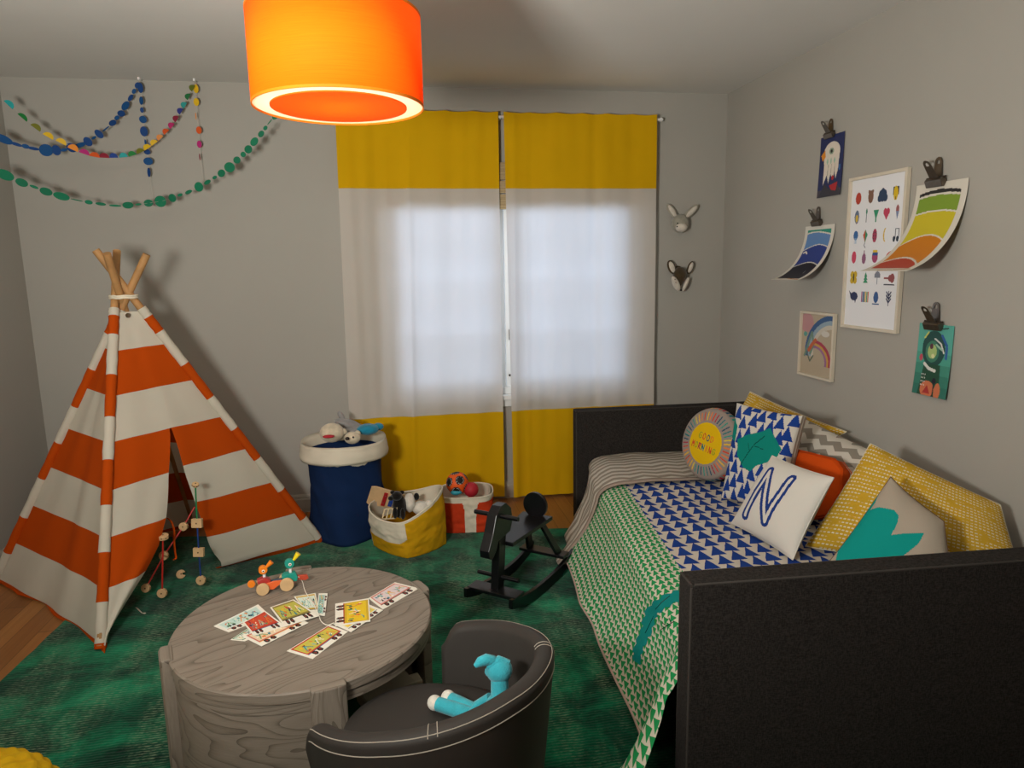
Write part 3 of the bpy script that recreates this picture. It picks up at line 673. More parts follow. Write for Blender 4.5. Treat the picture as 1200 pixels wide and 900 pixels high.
# red basket
rc0 = V((.335, 3.70)); hR = aty(540, 590, 3.56).z+.025
rk2 = thing('toy_basket', 'small red and cream canvas basket holding a football', 'basket', (rc0.x, rc0.y, RZ), 'canvas toy baskets')
def rmat(t, h):
    a = (t*360) % 360; f = None
    # panels centred on each side face of the rounded square, cream gap at corners
    if h > .86: return 1
    k = ((a-235+45+360) % 90)
    d = min(k-13, 90-13-k)/32
    if d < 0: return 1
    rr_ = .16
    top = .86
    if d*.9 < rr_ and h > top-rr_ and (rr_-d*.9)**2+(h-(top-rr_))**2 > rr_**2: return 1
    return 0
ang = -.12
sack('bag', rk2, rsq(rc0, .135, .125, ang, RZ, 5), rsq((rc0.x, rc0.y), .15, .135, ang, hR, 3.2), [m_rd, m_cw], rmat, seed=8, nz_=50, nt=180, bulge=.0)
rimR = rsq((rc0.x, rc0.y), .15, .135, ang, hR, 3.2)
MB().tube([rimR(i/80) for i in range(80)], .0045, 8, closed=True).build('rim_binding', m_cw, rk2, smooth=60)
MB().grid(lambda t, h: V((rc0.x+(rimR(t).x-rc0.x)*.93, rc0.y+(rimR(t).y-rc0.y)*.93, hR-.08*(1-h))), 64, 4, wrap=True).build('lining', m_cw, rk2, smooth=180)
bc_ = aty(536, 566, 3.67); rb = .062
fb = thing('football', 'orange and black toy football on top of the red basket', 'ball', bc_-V((0, 0, rb)))
# panels: black pentagon patches with silver rings on an orange ball
phi_ = (1+5**.5)/2; ico = [V(q).normalized() for q in [(0, 1, phi_), (0, 1, -phi_), (0, -1, phi_), (0, -1, -phi_), (1, phi_, 0), (1, -phi_, 0), (-1, phi_, 0), (-1, -phi_, 0), (phi_, 0, 1), (phi_, 0, -1), (-phi_, 0, 1), (-phi_, 0, -1)]]
Rm = Matrix.Rotation(.5, 3, 'X') @ Matrix.Rotation(.35, 3, 'Z'); ico = [Rm @ q for q in ico]
def ballcol(u, v):
    t = 2*pi*u; q = pi*(v-.5); d = V((cos(t)*cos(q), sin(t)*cos(q), sin(q))); m = max(d.dot(k) for k in ico)
    return lin('#171717') if m > .955 else lin('#9a9a9a') if m > .940 else lin('#1b1b1b') if m > .915 else lin('#e0581a')
b = MB(); b.grid(lambda u, v: bc_+V((cos(2*pi*u)*cos(pi*(v-.5)), sin(2*pi*u)*cos(pi*(v-.5)), sin(pi*(v-.5))))*rb, 72, 40, wrap=True, colf=ballcol); b.build('skin', vcol(.5), fb, smooth=180)
rbq = aty(551, 572, 3.63); r_b = thing('rubber_ball', 'red play ball beside the football in the red basket', 'ball', rbq-V((0, 0, .045))); MB().ball((rbq.x+.006, rbq.y+.012, rbq.z-.012), .041, nu=32, nv=20).build('skin', plain('#a8202c', .55, .3, var=.04), r_b, smooth=180)
tbq = aty(535, 575, 3.62); r_c = thing('play_block', 'teal toy piece peeking out below the football in the red basket', 'toy', tbq); MB().ball(tbq-V((0, -.01, .012)), (.032, .02, .016)).build('body', plain('#2a8ea0', .5, .4), r_c, smooth=180)
# ------------------------------------------------------------------ coffee table
def wood_mat(name, base, dark, light, scale=1.):
    t = NT(name); o = t.coord('UV')
    rings = t.noise(t.mapping(o, (.55, 2.6, 1)), 1.5*scale, 2, .4, .35)
    fr = t.math('FRACT', t.math('MULTIPLY', rings, 20))
    line = t.math('POWER', fr, 5.0)
    pores = t.noise(t.mapping(o, (7, 190, 1)), 1.5, 4, .6)
    tone = t.noise(t.mapping(o, (1, 5, 1)), 1.3, 3)
    v = t.math('ADD', t.math('MULTIPLY', line, .34), t.math('MULTIPLY', pores, .42)); v = t.math('ADD', v, t.math('MULTIPLY', tone, .28))
    c = t.ramp(v, [(.26, light), (.46, base), (.85, dark)]); t.bump(t.math('SUBTRACT', 1, v), .25, .0015); return t.fin(c, .55, .35)
m_wd = wood_mat('grey_oak_veneer', '#7b7063', '#463d34', '#8a7f72')
TZ = .42; TC = V((-.303, 1.965)); TR = .366
tb_ = thing('coffee_table', 'round grey oak coffee table with curved solid side panel on the rug', 'table', (TC.x, TC.y, RZ))
GA = .62
def tuv(x, y): return ((x*cos(GA)+y*sin(GA))*1.6+.5, (-x*sin(GA)+y*cos(GA))*1.6+.35)
b = MB(); n = 96
def disc(b, r0, z0, r1, z1, off=0):
    i0 = len(b.v)
    for r, z in ((r0, z0), (r1, z1)):
        for k in range(n): b.vert((TC.x+cos(2*pi*k/n)*r, TC.y+sin(2*pi*k/n)*r, z))
    for k in range(n):
        q = (k+1) % n; ids = (i0+k, i0+q, i0+n+q, i0+n+k)
        b.face(ids, [(tuv(b.v[i][0]-TC.x, b.v[i][1]-TC.y) if abs(z0-z1) < .004 else ((k if i in (ids[0], ids[3]) else k+1)/n*3.6, b.v[i][2]*1.5)) for i in ids])
def table_disc(b, r, z0, z1, e=.004):
    disc(b, .001, z1, r-e, z1); disc(b, r-e, z1, r, z1-e*1.1); disc(b, r, z1-e*1.1, r, z0); disc(b, r, z0, .001, z0)
b = MB(); table_disc(b, TR, TZ-.028, TZ); b.build('tabletop', m_wd, tb_, smooth=35)
b = MB(); disc(b, TR-.006, TZ-.058, TR-.006, TZ-.028); disc(b, TR-.03, TZ-.028, TR-.03, TZ-.058); disc(b, TR-.03, TZ-.058, TR-.006, TZ-.058); b.build('apron', m_wd, tb_, smooth=35)
b = MB(); table_disc(b, TR-.02, RZ+.05, RZ+.075); b.build('lower_shelf', m_wd, tb_, smooth=35)
def pang(px, py): q = atz(px, py, TZ); return atan2(q.y-TC.y, q.x-TC.x)
angs = [pang(213, 762), pang(383, 800), pang(483, 690), pang(350, 667)]
for a in angs:
    X = V((cos(a), sin(a), 0)); Y = V((-sin(a), cos(a), 0)); c = V((TC.x, TC.y, 0))+X*(TR+.002)
    b = MB(); w = .043; d = .016
    for i, (zz0, zz1) in enumerate(((RZ, TZ+.004),)):
        i0 = len(b.v); pts = [(-w, -d), (w, -d), (w, d*.8), (w*.55, d*1.15), (-w*.55, d*1.15), (-w, d*.8)]
        for z in (zz0, zz1):
            for (p_, q_) in pts: b.vert(c+Y*p_+X*q_+V((0, 0, z)))
        m = len(pts); b.face([i0+k for k in range(m)][::-1], [(pts[k][0], pts[k][1]) for k in range(m)][::-1]); b.face([i0+m+k for k in range(m)], [(pts[k][0], pts[k][1]) for k in range(m)])
        for k in range(m): q = (k+1) % m; b.face((i0+k, i0+q, i0+m+q, i0+m+k), [(zz0*2, pts[k][0]*3), (zz0*2, pts[q][0]*3+.02), (zz1*2, pts[q][0]*3+.02), (zz1*2, pts[k][0]*3)])
    b.build('post', m_wd, tb_, bevel=.004)
def curved_panel(a0, a1):
    while a1 < a0: a1 += 2*pi
    b = MB()
    for r, fl in ((TR-.009, False), (TR-.034, True)):
        b.grid(lambda u, v: V((TC.x+cos(a0+(a1-a0)*u)*r, TC.y+sin(a0+(a1-a0)*u)*r, RZ+.03+(TZ-.05-RZ-.03)*v)), 40, 3, uvf=lambda u, v: (u*1.0+.2, v*.62), flip=fl)
    return b.build('side_panel', m_wd, tb_, smooth=60)
curved_panel(angs[0]+.03, angs[1]-.03); curved_panel(angs[2]+.03, angs[3]-.03)
# things on the lower shelf
def book(label, px, py, z, sz, rot, cols, name='picture_book'):
    q = atz(px, py, z); q.z = z-sz[2]/2
    X = V((cos(rot), sin(rot), 0)); Y = V((-sin(rot), cos(rot), 0)); Z = V((0, 0, 1))
    r = thing(name, label, 'book', q-Z*(sz[2]/2)); MB().box(q, (sz[0]-.006, sz[1]-.006, sz[2]-.005), (X, Y, Z)).build('pages', plain('#cfc7b4', .8, .2), r)
    b = MB(); b.box(q+Z*(sz[2]/2-.0012), (sz[0], sz[1], .0024), (X, Y, Z)); b.box(q-Z*(sz[2]/2-.0012), (sz[0], sz[1], .0024), (X, Y, Z)); b.box(q-X*(sz[0]/2-.001), (.002, sz[1], sz[2]), (X, Y, Z))
    b.build('cover', plain(cols, .5, .4), r); return r
zs = RZ+.075
book('dark green picture book lying on the lower shelf of the coffee table', 420, 830, zs+.024, (.17, .12, .022), .5, '#0d5a34')
r = book('dark red picture book at the back of the coffee table shelf', 400, 790, zs+.032, (.13, .09, .030), 1.2, '#5a1512')
bx = thing('storage_box', 'small grey card box on the shelf under the coffee table', 'box', atz(455, 800, zs))
q = atz(452, 806, zs+.06); MB().box(V((q.x, q.y, zs+.031)), (.16, .085, .06), (V((.9, .42, 0)), V((-.42, .9, 0)), V((0, 0, 1)))).build('carton', plain('#8c8474', .8, .2), bx, bevel=.003); MB().box(V((q.x, q.y, zs+.066)), (.166, .091, .012), (V((.9, .42, 0)), V((-.42, .9, 0)), V((0, 0, 1)))).build('lid', plain('#9a917f', .8, .2), bx, bevel=.002)
bx = thing('wooden_block', 'pale block at the right end of the coffee table shelf', 'toy', atz(480, 795, zs))
q = atz(482, 797, zs+.055); MB().box(V((q.x, q.y, zs+.031)), (.06, .05, .06), (V((.95, .3, 0)), V((-.3, .95, 0)), V((0, 0, 1)))).build('body', plain('#a09682', .7, .2), bx, bevel=.004)
# ------------------------------------------------------------------ cards on the table
def crop5(x, y, z): return atz(240+x/4.286, 640+y/4.286, z)
def train_art(seed, bg, fr, horiz=True, wheels=True):
    rnd = random.Random(seed); A = Art(72, 30, '#e9e4d6', asp=2.3); pal = ['#2a7f8c', '#c8402c', '#e2b21e', '#3f8a4a', '#1d2b4c', '#efe6cf', '#d9802a', '#7fb8a8', '#111111']
    A.rect(.06, .26, .94, .95, fr); A.rect(.09, .32, .91, .89, bg)
    for k in range(26):
        x, y = rnd.uniform(.13, .87), rnd.uniform(.38, .83); c = rnd.choice(pal)
        if k % 3 == 0: A.line([(x, y), (x+rnd.uniform(-.1, .1), y+rnd.uniform(-.15, .15))], .02, c)
        else: A.ell(x, y, rnd.uniform(.012, .035), rnd.uniform(.03, .09), c, rnd.uniform(0, 3))
    for k in range(3): x = .15+.28*k; A.line([(x, .42), (x+.08, .72), (x+.15, .45)], .022, rnd.choice(pal))
    A.rect(.06, .22, .94, .28, rnd.choice(['#1f6f8f', '#b93a2a', '#2b2b2b', '#d9a520']))
    for x in ((.17, .30, .70, .83) if wheels else ()): A.ell(x, .15, .05, .115, '#171514'); A.ell(x, .15, .02, .045, '#8a3a2c')
    return A
def card(label, quad, art, lvl, seed=0):
    z = TZ+.0012+lvl*.0021; P = [crop5(x, y, z) for x, y in quad]; root_c = sum(P, V())/4
    o = MB(); N, M = art.w, art.h
    # notch on the left edge like a jigsaw train card
    def fn(u, v, dz=0):
        p = P[0].lerp(P[1], u).lerp(P[3].lerp(P[2], u), v); return p+V((0, 0, dz))
    o.grid(lambda u, v: fn(u, v, .0006), N, M, colf=lambda u, v: art.at(u, v))
    i0 = len(o.v)
    ed = [(0, 0), (1, 0), (1, 1), (0, 1)]
    for (u, v) in ed: o.vert(fn(u, v, .0006))
    for (u, v) in ed: o.vert(fn(u, v, -.0008))
    w = lin('#e9e4d6'); 
    for k in range(4): o.face((i0+k, i0+4+k, i0+4+(k+1) % 4, i0+(k+1) % 4), None, w)
    o.face((i0+7, i0+6, i0+5, i0+4), None, w)
    ob = o.build('train_card', vcol(.45, .4), None); tag(ob, label, 'card', 'picture cards on the coffee table'); return ob
# quads listed as bottom-left(wheel side), bottom-right, top-right, top-left in the enlarged crop frame
card('pale blue scene card at the far left of the card pile', [(120, 432), (330, 352), (268, 293), (45, 402)], train_art(1, '#bfd8cf', '#dfe6dc', wheels=True), 0)
card('card with green edge peeking out at the lower left of the pile', [(200, 477), (330, 428), (215, 415), (130, 470)], train_art(2, '#dfe6d8', '#3f8a5a', wheels=False), 0)
card('card with pink border lying lowest under the left pile', [(285, 503), (520, 385), (440, 348), (190, 455)], train_art(3, '#e3c9a8', '#c9685a'), 1)
card('square card with red and orange scene in the left pile', [(245, 450), (405, 402), (302, 325), (192, 385)], train_art(4, '#c8482c', '#b5301c'), 2)
card('card with yellow field scene on top of the left pile', [(400, 405), (575, 350), (445, 268), (328, 308)], train_art(5, '#b9b24a', '#8c7a3a'), 3)
card('narrow card with black wheels at the right of the left pile', [(603, 350), (617, 237), (572, 238), (562, 345)], train_art(6, '#8fb8b0', '#d9dcd0'), 1)
card('fanned card with teal and yellow towers behind the yellow field card', [(520, 345), (578, 345), (556, 236), (448, 254)], train_art(7, '#d6e0d2', '#c9a53a', wheels=False), 0)
card('long card with blue train wagon nearest the table edge', [(543, 566), (718, 430), (628, 395), (412, 527)], train_art(8, '#c2b84e', '#b93a2a'), 0)
card('middle card of the long row with black wheels', [(735, 432), (895, 322), (815, 290), (645, 392)], train_art(9, '#e6c84a', '#d9dcd0'), 1)
card('upright yellow card laid across the middle of the long row', [(655, 402), (655, 290), (824, 262), (832, 378)], train_art(10, '#e2bf1e', '#c9a520'), 2)
card('far card of the long row with pink and purple lettering', [(895, 318), (1075, 212), (955, 182), (822, 262)], train_art(11, '#d9c9c9', '#c97a6a'), 0)
# ------------------------------------------------------------------ duck pull toy
dk = thing('pull_along_ducks', 'wooden pull-along toy of one orange and one teal duck on the table edge', 'toy', atz(320, 690, TZ))
D0 = atz(308, 694, TZ); D1 = atz(336, 689, TZ); dX = (D1-D0).normalized(); dY = V((-dX.y, dX.x, 0)); pxm = (D1-D0).length/28.4
def dp(px, py, dep=0):   # plane standing on the table through the wheels
    return hit(px, py, D0, dY)+dY*dep
def dpc(x, y, dep=0): return dp(240+x/4.286, 640+y/4.286, dep)
axd = (dX, V((0, 0, 1)), -dY)
def disc_(name, x, y, r, th, c, dep=0):
    p = dpc(x, y, dep); b = MB(); b.lathe([(0, -th/2), (r-.0012, -th/2), (r, -th/2+.0012), (r, th/2-.0012), (r-.0012, th/2), (0, th/2)], p, 28, axd); return b.build(name, c, dk, smooth=40)
m_or, m_tl, m_yw, m_rd2 = plain('#e07a10', .4, .5, var=.02), plain('#118c7c', .4, .5, var=.02), plain('#e3c81c', .4, .5, var=.02), plain('#a8302c', .4, .5, var=.02)
for (x, y, r) in ((290, 208, .0196), (410, 185, .0215)):
    p = dpc(x, y); p.z = TZ+r
    for dep in (-.022, .022): b = MB(); b.lathe([(0, -.005), (r-.001, -.005), (r, -.003), (r, .003), (r-.001, .005), (0, .005)], p+dY*dep, 28, axd); b.build('wheel', m_sp, dk, smooth=40)
    MB().cyl(p-dY*.026, p+dY*.026, .0028, n=8).build('axle', m_sp, dk)
def slab(name, pts, th, m, dep=0):
    b = MB(); P = [dpc(x, y) for x, y in pts]; b.prism([(p.x, p.z) for p in P], lambda a, d, h: V((a, next(q.y for q in P if abs(q.x-a) < 1e-9), d))+dY*(h-th/2+dep), th); return b.build(name, m, dk, bevel=.0012)
slab('body', [(262, 170), (300, 152), (330, 166), (322, 192), (270, 196)], .024, m_rd2)
slab('wing', [(302, 180), (345, 165), (402, 158), (345, 205), (320, 207)], .006, plain('#d9622e', .4, .4), -.016)
slab('body', [(385, 150), (400, 136), (455, 128), (466, 150), (460, 168), (400, 176)], .024, m_tl)
disc_('tail', 234, 190, .0115, .010, m_or); slab('link_bar', [(330, 172), (392, 160), (392, 168), (330, 182)], .010, plain('#3a4a58', .5, .4))
slab('tail', [(466, 146), (515, 142), (521, 158), (505, 168), (468, 166)], .010, plain('#b5452e', .4, .4))
disc_('head', 292, 118, .0133, .016, m_or); disc_('head', 425, 86, .0148, .016, m_tl)
disc_('eye', 293, 121, .0050, .018, plain('#efe6d8', .4, .4)); disc_('pupil', 293, 121, .0026, .020, m_eye); disc_('eye', 427, 88, .0052, .018, plain('#efe6d8', .4, .4)); disc_('pupil', 427, 88, .0026, .020, m_eye)
for (x, y) in ((299, 150), (430, 122)): p = dpc(x, y); MB().cyl(p-V((0, 0, .006)), p+V((0, 0, .006)), .0048, n=12).build('neck', m_white, dk, smooth=40)
def cone_(name, x0, y0, x1, y1, r0, r1, m): MB().cyl(dpc(x0, y0), dpc(x1, y1), r0, r1, 16).build(name, m, dk, smooth=40)
cone_('beak', 308, 106, 336, 78, .004, .0085, m_or); cone_('beak', 446, 70, 470, 36, .004, .009, m_yw)
st = [dpc(470, 148, -.01)]+[crop5(x, y, TZ+.003) for x, y in ((490, 178), (500, 215), (512, 240))]
st += [crop5(x, y, TZ+.011) for x, y in ((545, 290), (572, 345), (585, 378), (615, 396), (650, 385))]
MB().tube(catmull(st, 6), .0012, 6).build('string', cloth('#e6e0d2'), dk, smooth=60)
# ------------------------------------------------------------------ kids barrel chair
t = NT('grey_leather'); o = t.coord(); t.bump(t.noise(o, 260, 2), .12, .001); m_lea = t.fin(t.mix(t.noise(o, 5, 3), '#322e2b', '#393531'), .6, .25)
CC = V((.052, 1.50)); fr = math.radians(138)
ch = thing('barrel_chair', 'grey leather child armchair with white topstitching beside the coffee table', 'chair', (CC.x, CC.y, RZ))
def chr_(w):   # w -1..1 along the wrap from left tip to right tip ; returns angle, radius, rim z
    a = fr+pi+w*math.radians(124); k = abs(w)
    r = .256+.022*max(0, k-.6)/.4
    z = .545-.105*(max(0, k-.12)/.88)**1.3 if k > .12 else .545
    return a, r, z
TH = .046
def shell(w, h, off):
    a, r, z = chr_(w)
    zz = z
    if abs(w) > .93: zz = z-.05*((abs(w)-.93)/.07)**2
    prof = 1-.16*(1-h)
    rr = (r+off)*prof; return V((CC.x+cos(a)*rr, CC.y+sin(a)*rr, RZ+.06+(zz-RZ-.06)*h))
b = MB()
def loop(w, q):   # closed cross-section: out bottom->top, over the rim, inside down
    if q < .42: return shell(w, q/.42, TH/2)
    if q < .58:
        k = (q-.42)/.16*pi; p = shell(w, 1, cos(k)*TH/2); p.z += sin(k)*TH*.42; return p
    return shell(w, 1-(q-.58)/.42, -TH/2)
qs = [i/20*.42 for i in range(20)]+[.42+.16*i/10 for i in range(10)]+[.58+.42*i/20 for i in range(21)]
ws = [-1+2*i/80 for i in range(81)]
b.grid(loop, 0, 0, us=ws, vs=qs)
for w in (-1, 1):   # rounded arm ends
    c = [loop(w, q) for q in qs]; mid = [(a+c[len(c)-1-i])/2 for i, a in enumerate(c)]
    d = (shell(w, .5, 0)-shell(w*.97, .5, 0)).normalized()*.014
    i1 = [b.vert(a) for a in c]; i2 = [b.vert(a.lerp(m_, .35)+d) for a, m_ in zip(c, mid)]
    for k in range(len(c)-1): b.face((i1[k], i1[k+1], i2[k+1], i2[k]))
    i3 = [b.vert(m_+d*1.15) for m_ in mid[:len(c)//2+1]]
    h = len(c)//2
    for k in range(h): b.face((i2[k], i2[k+1], i3[k+1], i3[k]))
    for k in range(h): b.face((i2[len(c)-1-k], i2[len(c)-2-k], i3[k+1], i3[k]))
b.build('shell', m_lea, ch, smooth=70)
SZ = .335
def seat_r(a, k): # radius inside the shell for direction a
    d = (a-fr+pi) % (2*pi)-pi; return .222 if abs(d) > math.radians(56) else .222+.03*(cos(d*1.6))
b = MB(); 
def sf(u, v):
    a = 2*pi*u; r = seat_r(a, 0)
    prof = [(0, SZ+.012), (.5, SZ+.010), (.85, SZ+.004), (.96, SZ-.008), (1.0, SZ-.03), (1.0, SZ-.08), (.9, SZ-.085), (0, SZ-.085)]
    k = v*(len(prof)-1); i = min(len(prof)-2, int(k)); f = k-i; rr = prof[i][0]*(1-f)+prof[i+1][0]*f; z = prof[i][1]*(1-f)+prof[i+1][1]*f
    return V((CC.x+cos(a)*rr*r, CC.y+sin(a)*rr*r, z))
b.grid(sf, 64, 21, wrap=True); b.build('seat', m_lea, ch, smooth=60)
b = MB(); b.lathe([(0, RZ+.05), (.19, RZ+.05), (.205, RZ+.2), (0, RZ+.2)], (CC.x, CC.y, 0), 40); b.build('base', m_lea, ch, smooth=40)
for k in range(4): a = fr+pi/4+k*pi/2; c = V((CC.x+cos(a)*.15, CC.y+sin(a)*.15, 0)); MB().cyl(c+V((0, 0, RZ)), c+V((0, 0, RZ+.055)), .012, .017, 12).build('leg', plain('#1c1714', .4, .4), ch, smooth=40)
m_th = plain('#a39a8c', .7, .3, var=0)
def stitch(pts, name='topstitching'): MB().tube(pts, .0011, 5).build(name, m_th, ch)
def onshell(w, h, off): return shell(w, h, off)
stitch([shell(w, .962, TH/2+.0008) for w in ws[2:-2]]); stitch([loop(w, .455)+V((0, 0, .0008)) for w in ws[2:-2]])
for dw in (-.016, .016):
    w0 = .30+dw; stitch([shell(w0, i/24, TH/2+.0008) for i in range(25)]+[loop(w0, .42+.16*i/8)+V((0, 0, .0009)) for i in range(1, 8)])
    w0 = -.42+dw; stitch([loop(w0, .42+.16*i/8)+V((0, 0, .0009)) for i in range(1, 8)]+[shell(w0, 1-i/24, -TH/2-.0008) for i in range(14)])
# bunny plush on chair
bn = thing('plush_bunny', 'turquoise plush bunny with white feet sitting in the grey chair', 'soft toy', (CC.x+.06, CC.y-.08, SZ+.01))
m_tq = fur('#3aa6b4', 'turquoise_plush', 300)
hd = hit(585, 783, (CC.x+.10, CC.y-.02, 0), (-.6, .8, 0)) if False else aty(584, 783, 1.56)
ft1, ft2 = atz(508, 823, SZ+.035), atz(524, 817, SZ+.035)
hd = aty(585, 785, 1.475); bd = V((hd.x-.002, hd.y-.022, SZ+.06))
b = MB(); b.ball(bd, (.042, .04, .058), nu=24); b.build('body', m_tq, bn, smooth=180)
b = MB(); b.ball(hd, (.031, .029, .03), nu=28, nv=18); b.ball(hd+V((-.020, .004, -.004)), (.014, .014, .012), nu=16); b.build('head', m_tq, bn, smooth=180)
MB().cyl(bd+V((0, 0, .03)), hd, .022, .02, 14).build('neck', m_tq, bn, smooth=60)
for (px, py) in ((577, 774), (592, 776)): q = aty(px, py, 1.475); MB().tube([hd.lerp(q, .3), q, q+V((-.014, .0, .004)), q+V((-.030, -.004, .002)), q+V((-.042, -.006, -.006))], lambda k: .003+.0105*max(0, sin(pi*(.12+.86*k)))**.6, 14).build('ear', m_tq, bn, smooth=60)
for ft, sgn in ((ft1, 1), (ft2, -1)):
    hip = bd+V((.0, .0, -.03)); d = (ft-hip).normalized(); MB().tube([hip, hip.lerp(ft, .5)+V((0, 0, .004)), ft-d*.014], lambda k: .019-.002*k, 14).build('leg', m_tq, bn, smooth=60)
    MB().ball(ft-d*.004, (.019, .018, .0185), ax=(d, V((0, 0, 1)).cross(d).normalized(), d.cross(V((0, 0, 1)).cross(d).normalized())), nu=20).build('foot', m_fwh, bn, smooth=180)
for s_ in (-1, 1): a_ = bd+V((-.02, .03*s_, .03)); MB().tube([a_, a_+V((-.03, .02*s_, -.03)), a_+V((-.05, .01*s_, -.055))], .011, 10).build('arm', m_tq, bn, smooth=60)
# ------------------------------------------------------------------ rocking horse
m_bk = plain('#0c0b0e', .30, .5, var=.04, name='black_lacquer')
hL, hR_ = atz(545, 702, .05), atz(602, 717, .05); O = (hL+hR_)/2; O.z = RZ
hw = (hR_-hL); hw.z = 0; WD = hw.length; hw.normalize(); ha = V((-hw.y, hw.x, 0)); Zu = V((0, 0, 1))
rh = thing('rocking_horse', 'black lacquered wooden rocking horse on the rug beside the bed', 'rocking horse', O)
def hp(a, w, z): return O+ha*a+hw*w+Zu*z
def plate(name, poly, w, th, m=m_bk): # poly in (a,z)
    b = MB(); b.prism(poly, lambda a, z, h: hp(a, w+h-th/2, z+(.03 if name == 'head' else 0)), th); return b.build(name, m, rh, bevel=.0022)
LN = .60; R_ = .95
def arc(a): d = a-.30; return .001+R_-sqrt(R_*R_-d*d)
for sgn in (-1, 1):
    low = [(a, arc(a)) for a in [(-.01+LN*i/18) for i in range(19)]]
    up = [(a, arc(a)+(.052-.010*abs(a-.3)/.3)) for a in [(-.01+LN*i/18) for i in range(19)]][::-1]
    plate('runner', low+up, sgn*(WD/2-.009), .018)
def bar(name, a0, w0, z0, a1, w1, z1, r): return MB().cyl(hp(a0, w0, z0), hp(a1, w1, z1), r, n=16).build(name, m_bk, rh, smooth=40)
b = MB(); b.box(hp(.055, 0, .082), (.075, WD, .014), (ha, hw, Zu)); b.build('front_crossboard', m_bk, rh, bevel=.002)
b = MB(); b.box(hp(.50, 0, .088), (.065, WD, .014), (ha, hw, Zu)); b.build('rear_crossboard', m_bk, rh, bevel=.002)
# front leg post and head plate
plate('front_leg', [(.045, .085), (.095, .085), (.125, .33), (.070, .33)], 0, .036)
plate('head', [(-.022, .225), (0, .212), (.030, .235), (.055, .275), (.15, .285), (.172, .33), (.160, .385), (.120, .418), (.078, .416), (.04, .388), (.012, .32), (-.026, .255)], 0, .045)
bar('handlebar', .075, -.105, .405, .075, .105, .405, .0095); bar('footrest', .080, -.10, .135, .080, .10, .135, .009)
sx = V((0, 0, 0)); b = MB(); b.prism([(-.05, .12), (.05, .12), (.078, .44), (-.078, .44)], lambda w, a, h: hp(a, w, .258+h+(a-.1)*.05), .018); b.build('seat', m_bk, rh, bevel=.003)
X = ha*.18+Zu*.98; 
b = MB(); cc_ = hp(.42, 0, .342); b.lathe([(0, -.009), (.058, -.009), (.060, -.007), (.060, .007), (.058, .009), (0, .009)], cc_, 40, (hw, (Zu-ha*.0).normalized(), -ha)); b.build('backrest', m_bk, rh, smooth=40)
for sgn in (-1, 1):
    b = MB(); b.prism([(-.024, 0), (.024, 0), (.018, 1), (-.018, 1)], lambda s_, k, h: hp(.50-.10*k+s_, sgn*(.075-.035*k)+h-.008, .095+.172*k), .016); b.build('rear_leg', m_bk, rh, bevel=.002)
# ------------------------------------------------------------------ pouf
pc = atz(-60, 996, .15); pf = thing('floor_pouf', 'yellow knitted floor pouf at the bottom left edge', 'pouf', (pc.x, pc.y, RZ))
def pouf(u, v):
    t = 2*pi*u; q = pi*(v-.5); k = 1+.014*sin(u*2*pi*22+v*9)+.010*sin(v*pi*26)
    cq = abs(cos(q))**.62; return V((pc.x+cos(t)*cq*.235*k, pc.y+sin(t)*cq*.235*k, RZ+.149+sin(q)*.145*k))
MB().grid(pouf, 176, 70, wrap=True).build('knit_cover', plain('#c9a018', .95, .1, bump=.6, bscale=120), pf, smooth=180)
# ------------------------------------------------------------------ daybed
from mathutils.bvhtree import BVHTree
BA = V((.686, 1.583, 0)); BB = V((.938, 3.584, 0)); BR_ = 2.018
def outer(s): return BA.lerp(BB, s)
def bp(s, t, z):      # s along the bed (0 near, 1 far), t metres in from the outer side
    o = outer(s); return V((o.x+t, o.y-.045*t, z))
BT = .385
m_char = NT('charcoal_upholstery'); o = m_char.coord(); wv = m_char.noise(m_char.mapping(o, (1, 1, .25)), 420, 2); wv2 = m_char.noise(m_char.mapping(o, (.25, .25, 1)), 420, 2)
sm = m_char.math('ADD', wv, wv2); cc = m_char.mix(m_char.maprange(sm, .8, 1.2), '#211e1c', '#35312e'); m_char.bump(sm, .35, .0015); m_char = m_char.fin(cc, .95, .12)
m_pip = cloth('#3b3733', name='charcoal_piping')
bed = thing('daybed', 'charcoal upholstered daybed with tall end panels along the right wall', 'bed', (1.4, 2.7, 0))
def endpanel(s, dirn, x1, zt=.65, z0=.025, name='end_panel'):
    a = outer(s); X = V((1, -.045, 0)).normalized(); Y = V((.045, 1, 0)).normalized()*dirn
    w = (x1-a.x)/X.x; th = .080
    b = MB(); b.box(a+X*(w/2)+Y*(th/2)+V((0, 0, (zt+z0)/2)), (w, th, zt-z0), (X, Y, V((0, 0, 1))))
    o = b.build(name, m_char, bed, bevel=.007)
    e = .0035
    for yy in (e, th-e):
        p = [a+X*e+Y*yy+V((0, 0, z0)), a+X*e+Y*yy+V((0, 0, zt-.012)), a+X*.012+Y*yy+V((0, 0, zt-e)), a+X*w+Y*yy+V((0, 0, zt-e))]
        MB().tube(p, .0034, 8).build('piping', m_pip, o, smooth=60)
    MB().tube([a+X*e+Y*e+V((0, 0, zt-e)), a+X*e+Y*(th-e)+V((0, 0, zt-e))], .0030, 8).build('piping', m_pip, o, smooth=60)
    for q in (.06, w-.06): b = MB(); zf = RZ if dirn < 0 else 0; b.box(a+X*q+Y*(th/2)+V((0, 0, (z0+zf)/2)), (.05, .05, z0-zf), (X, Y, V((0, 0, 1)))); b.build('foot', m_bk, bed, bevel=.003)
    return o
endpanel(0, -1, BR_); endpanel(1, 1, BR_)
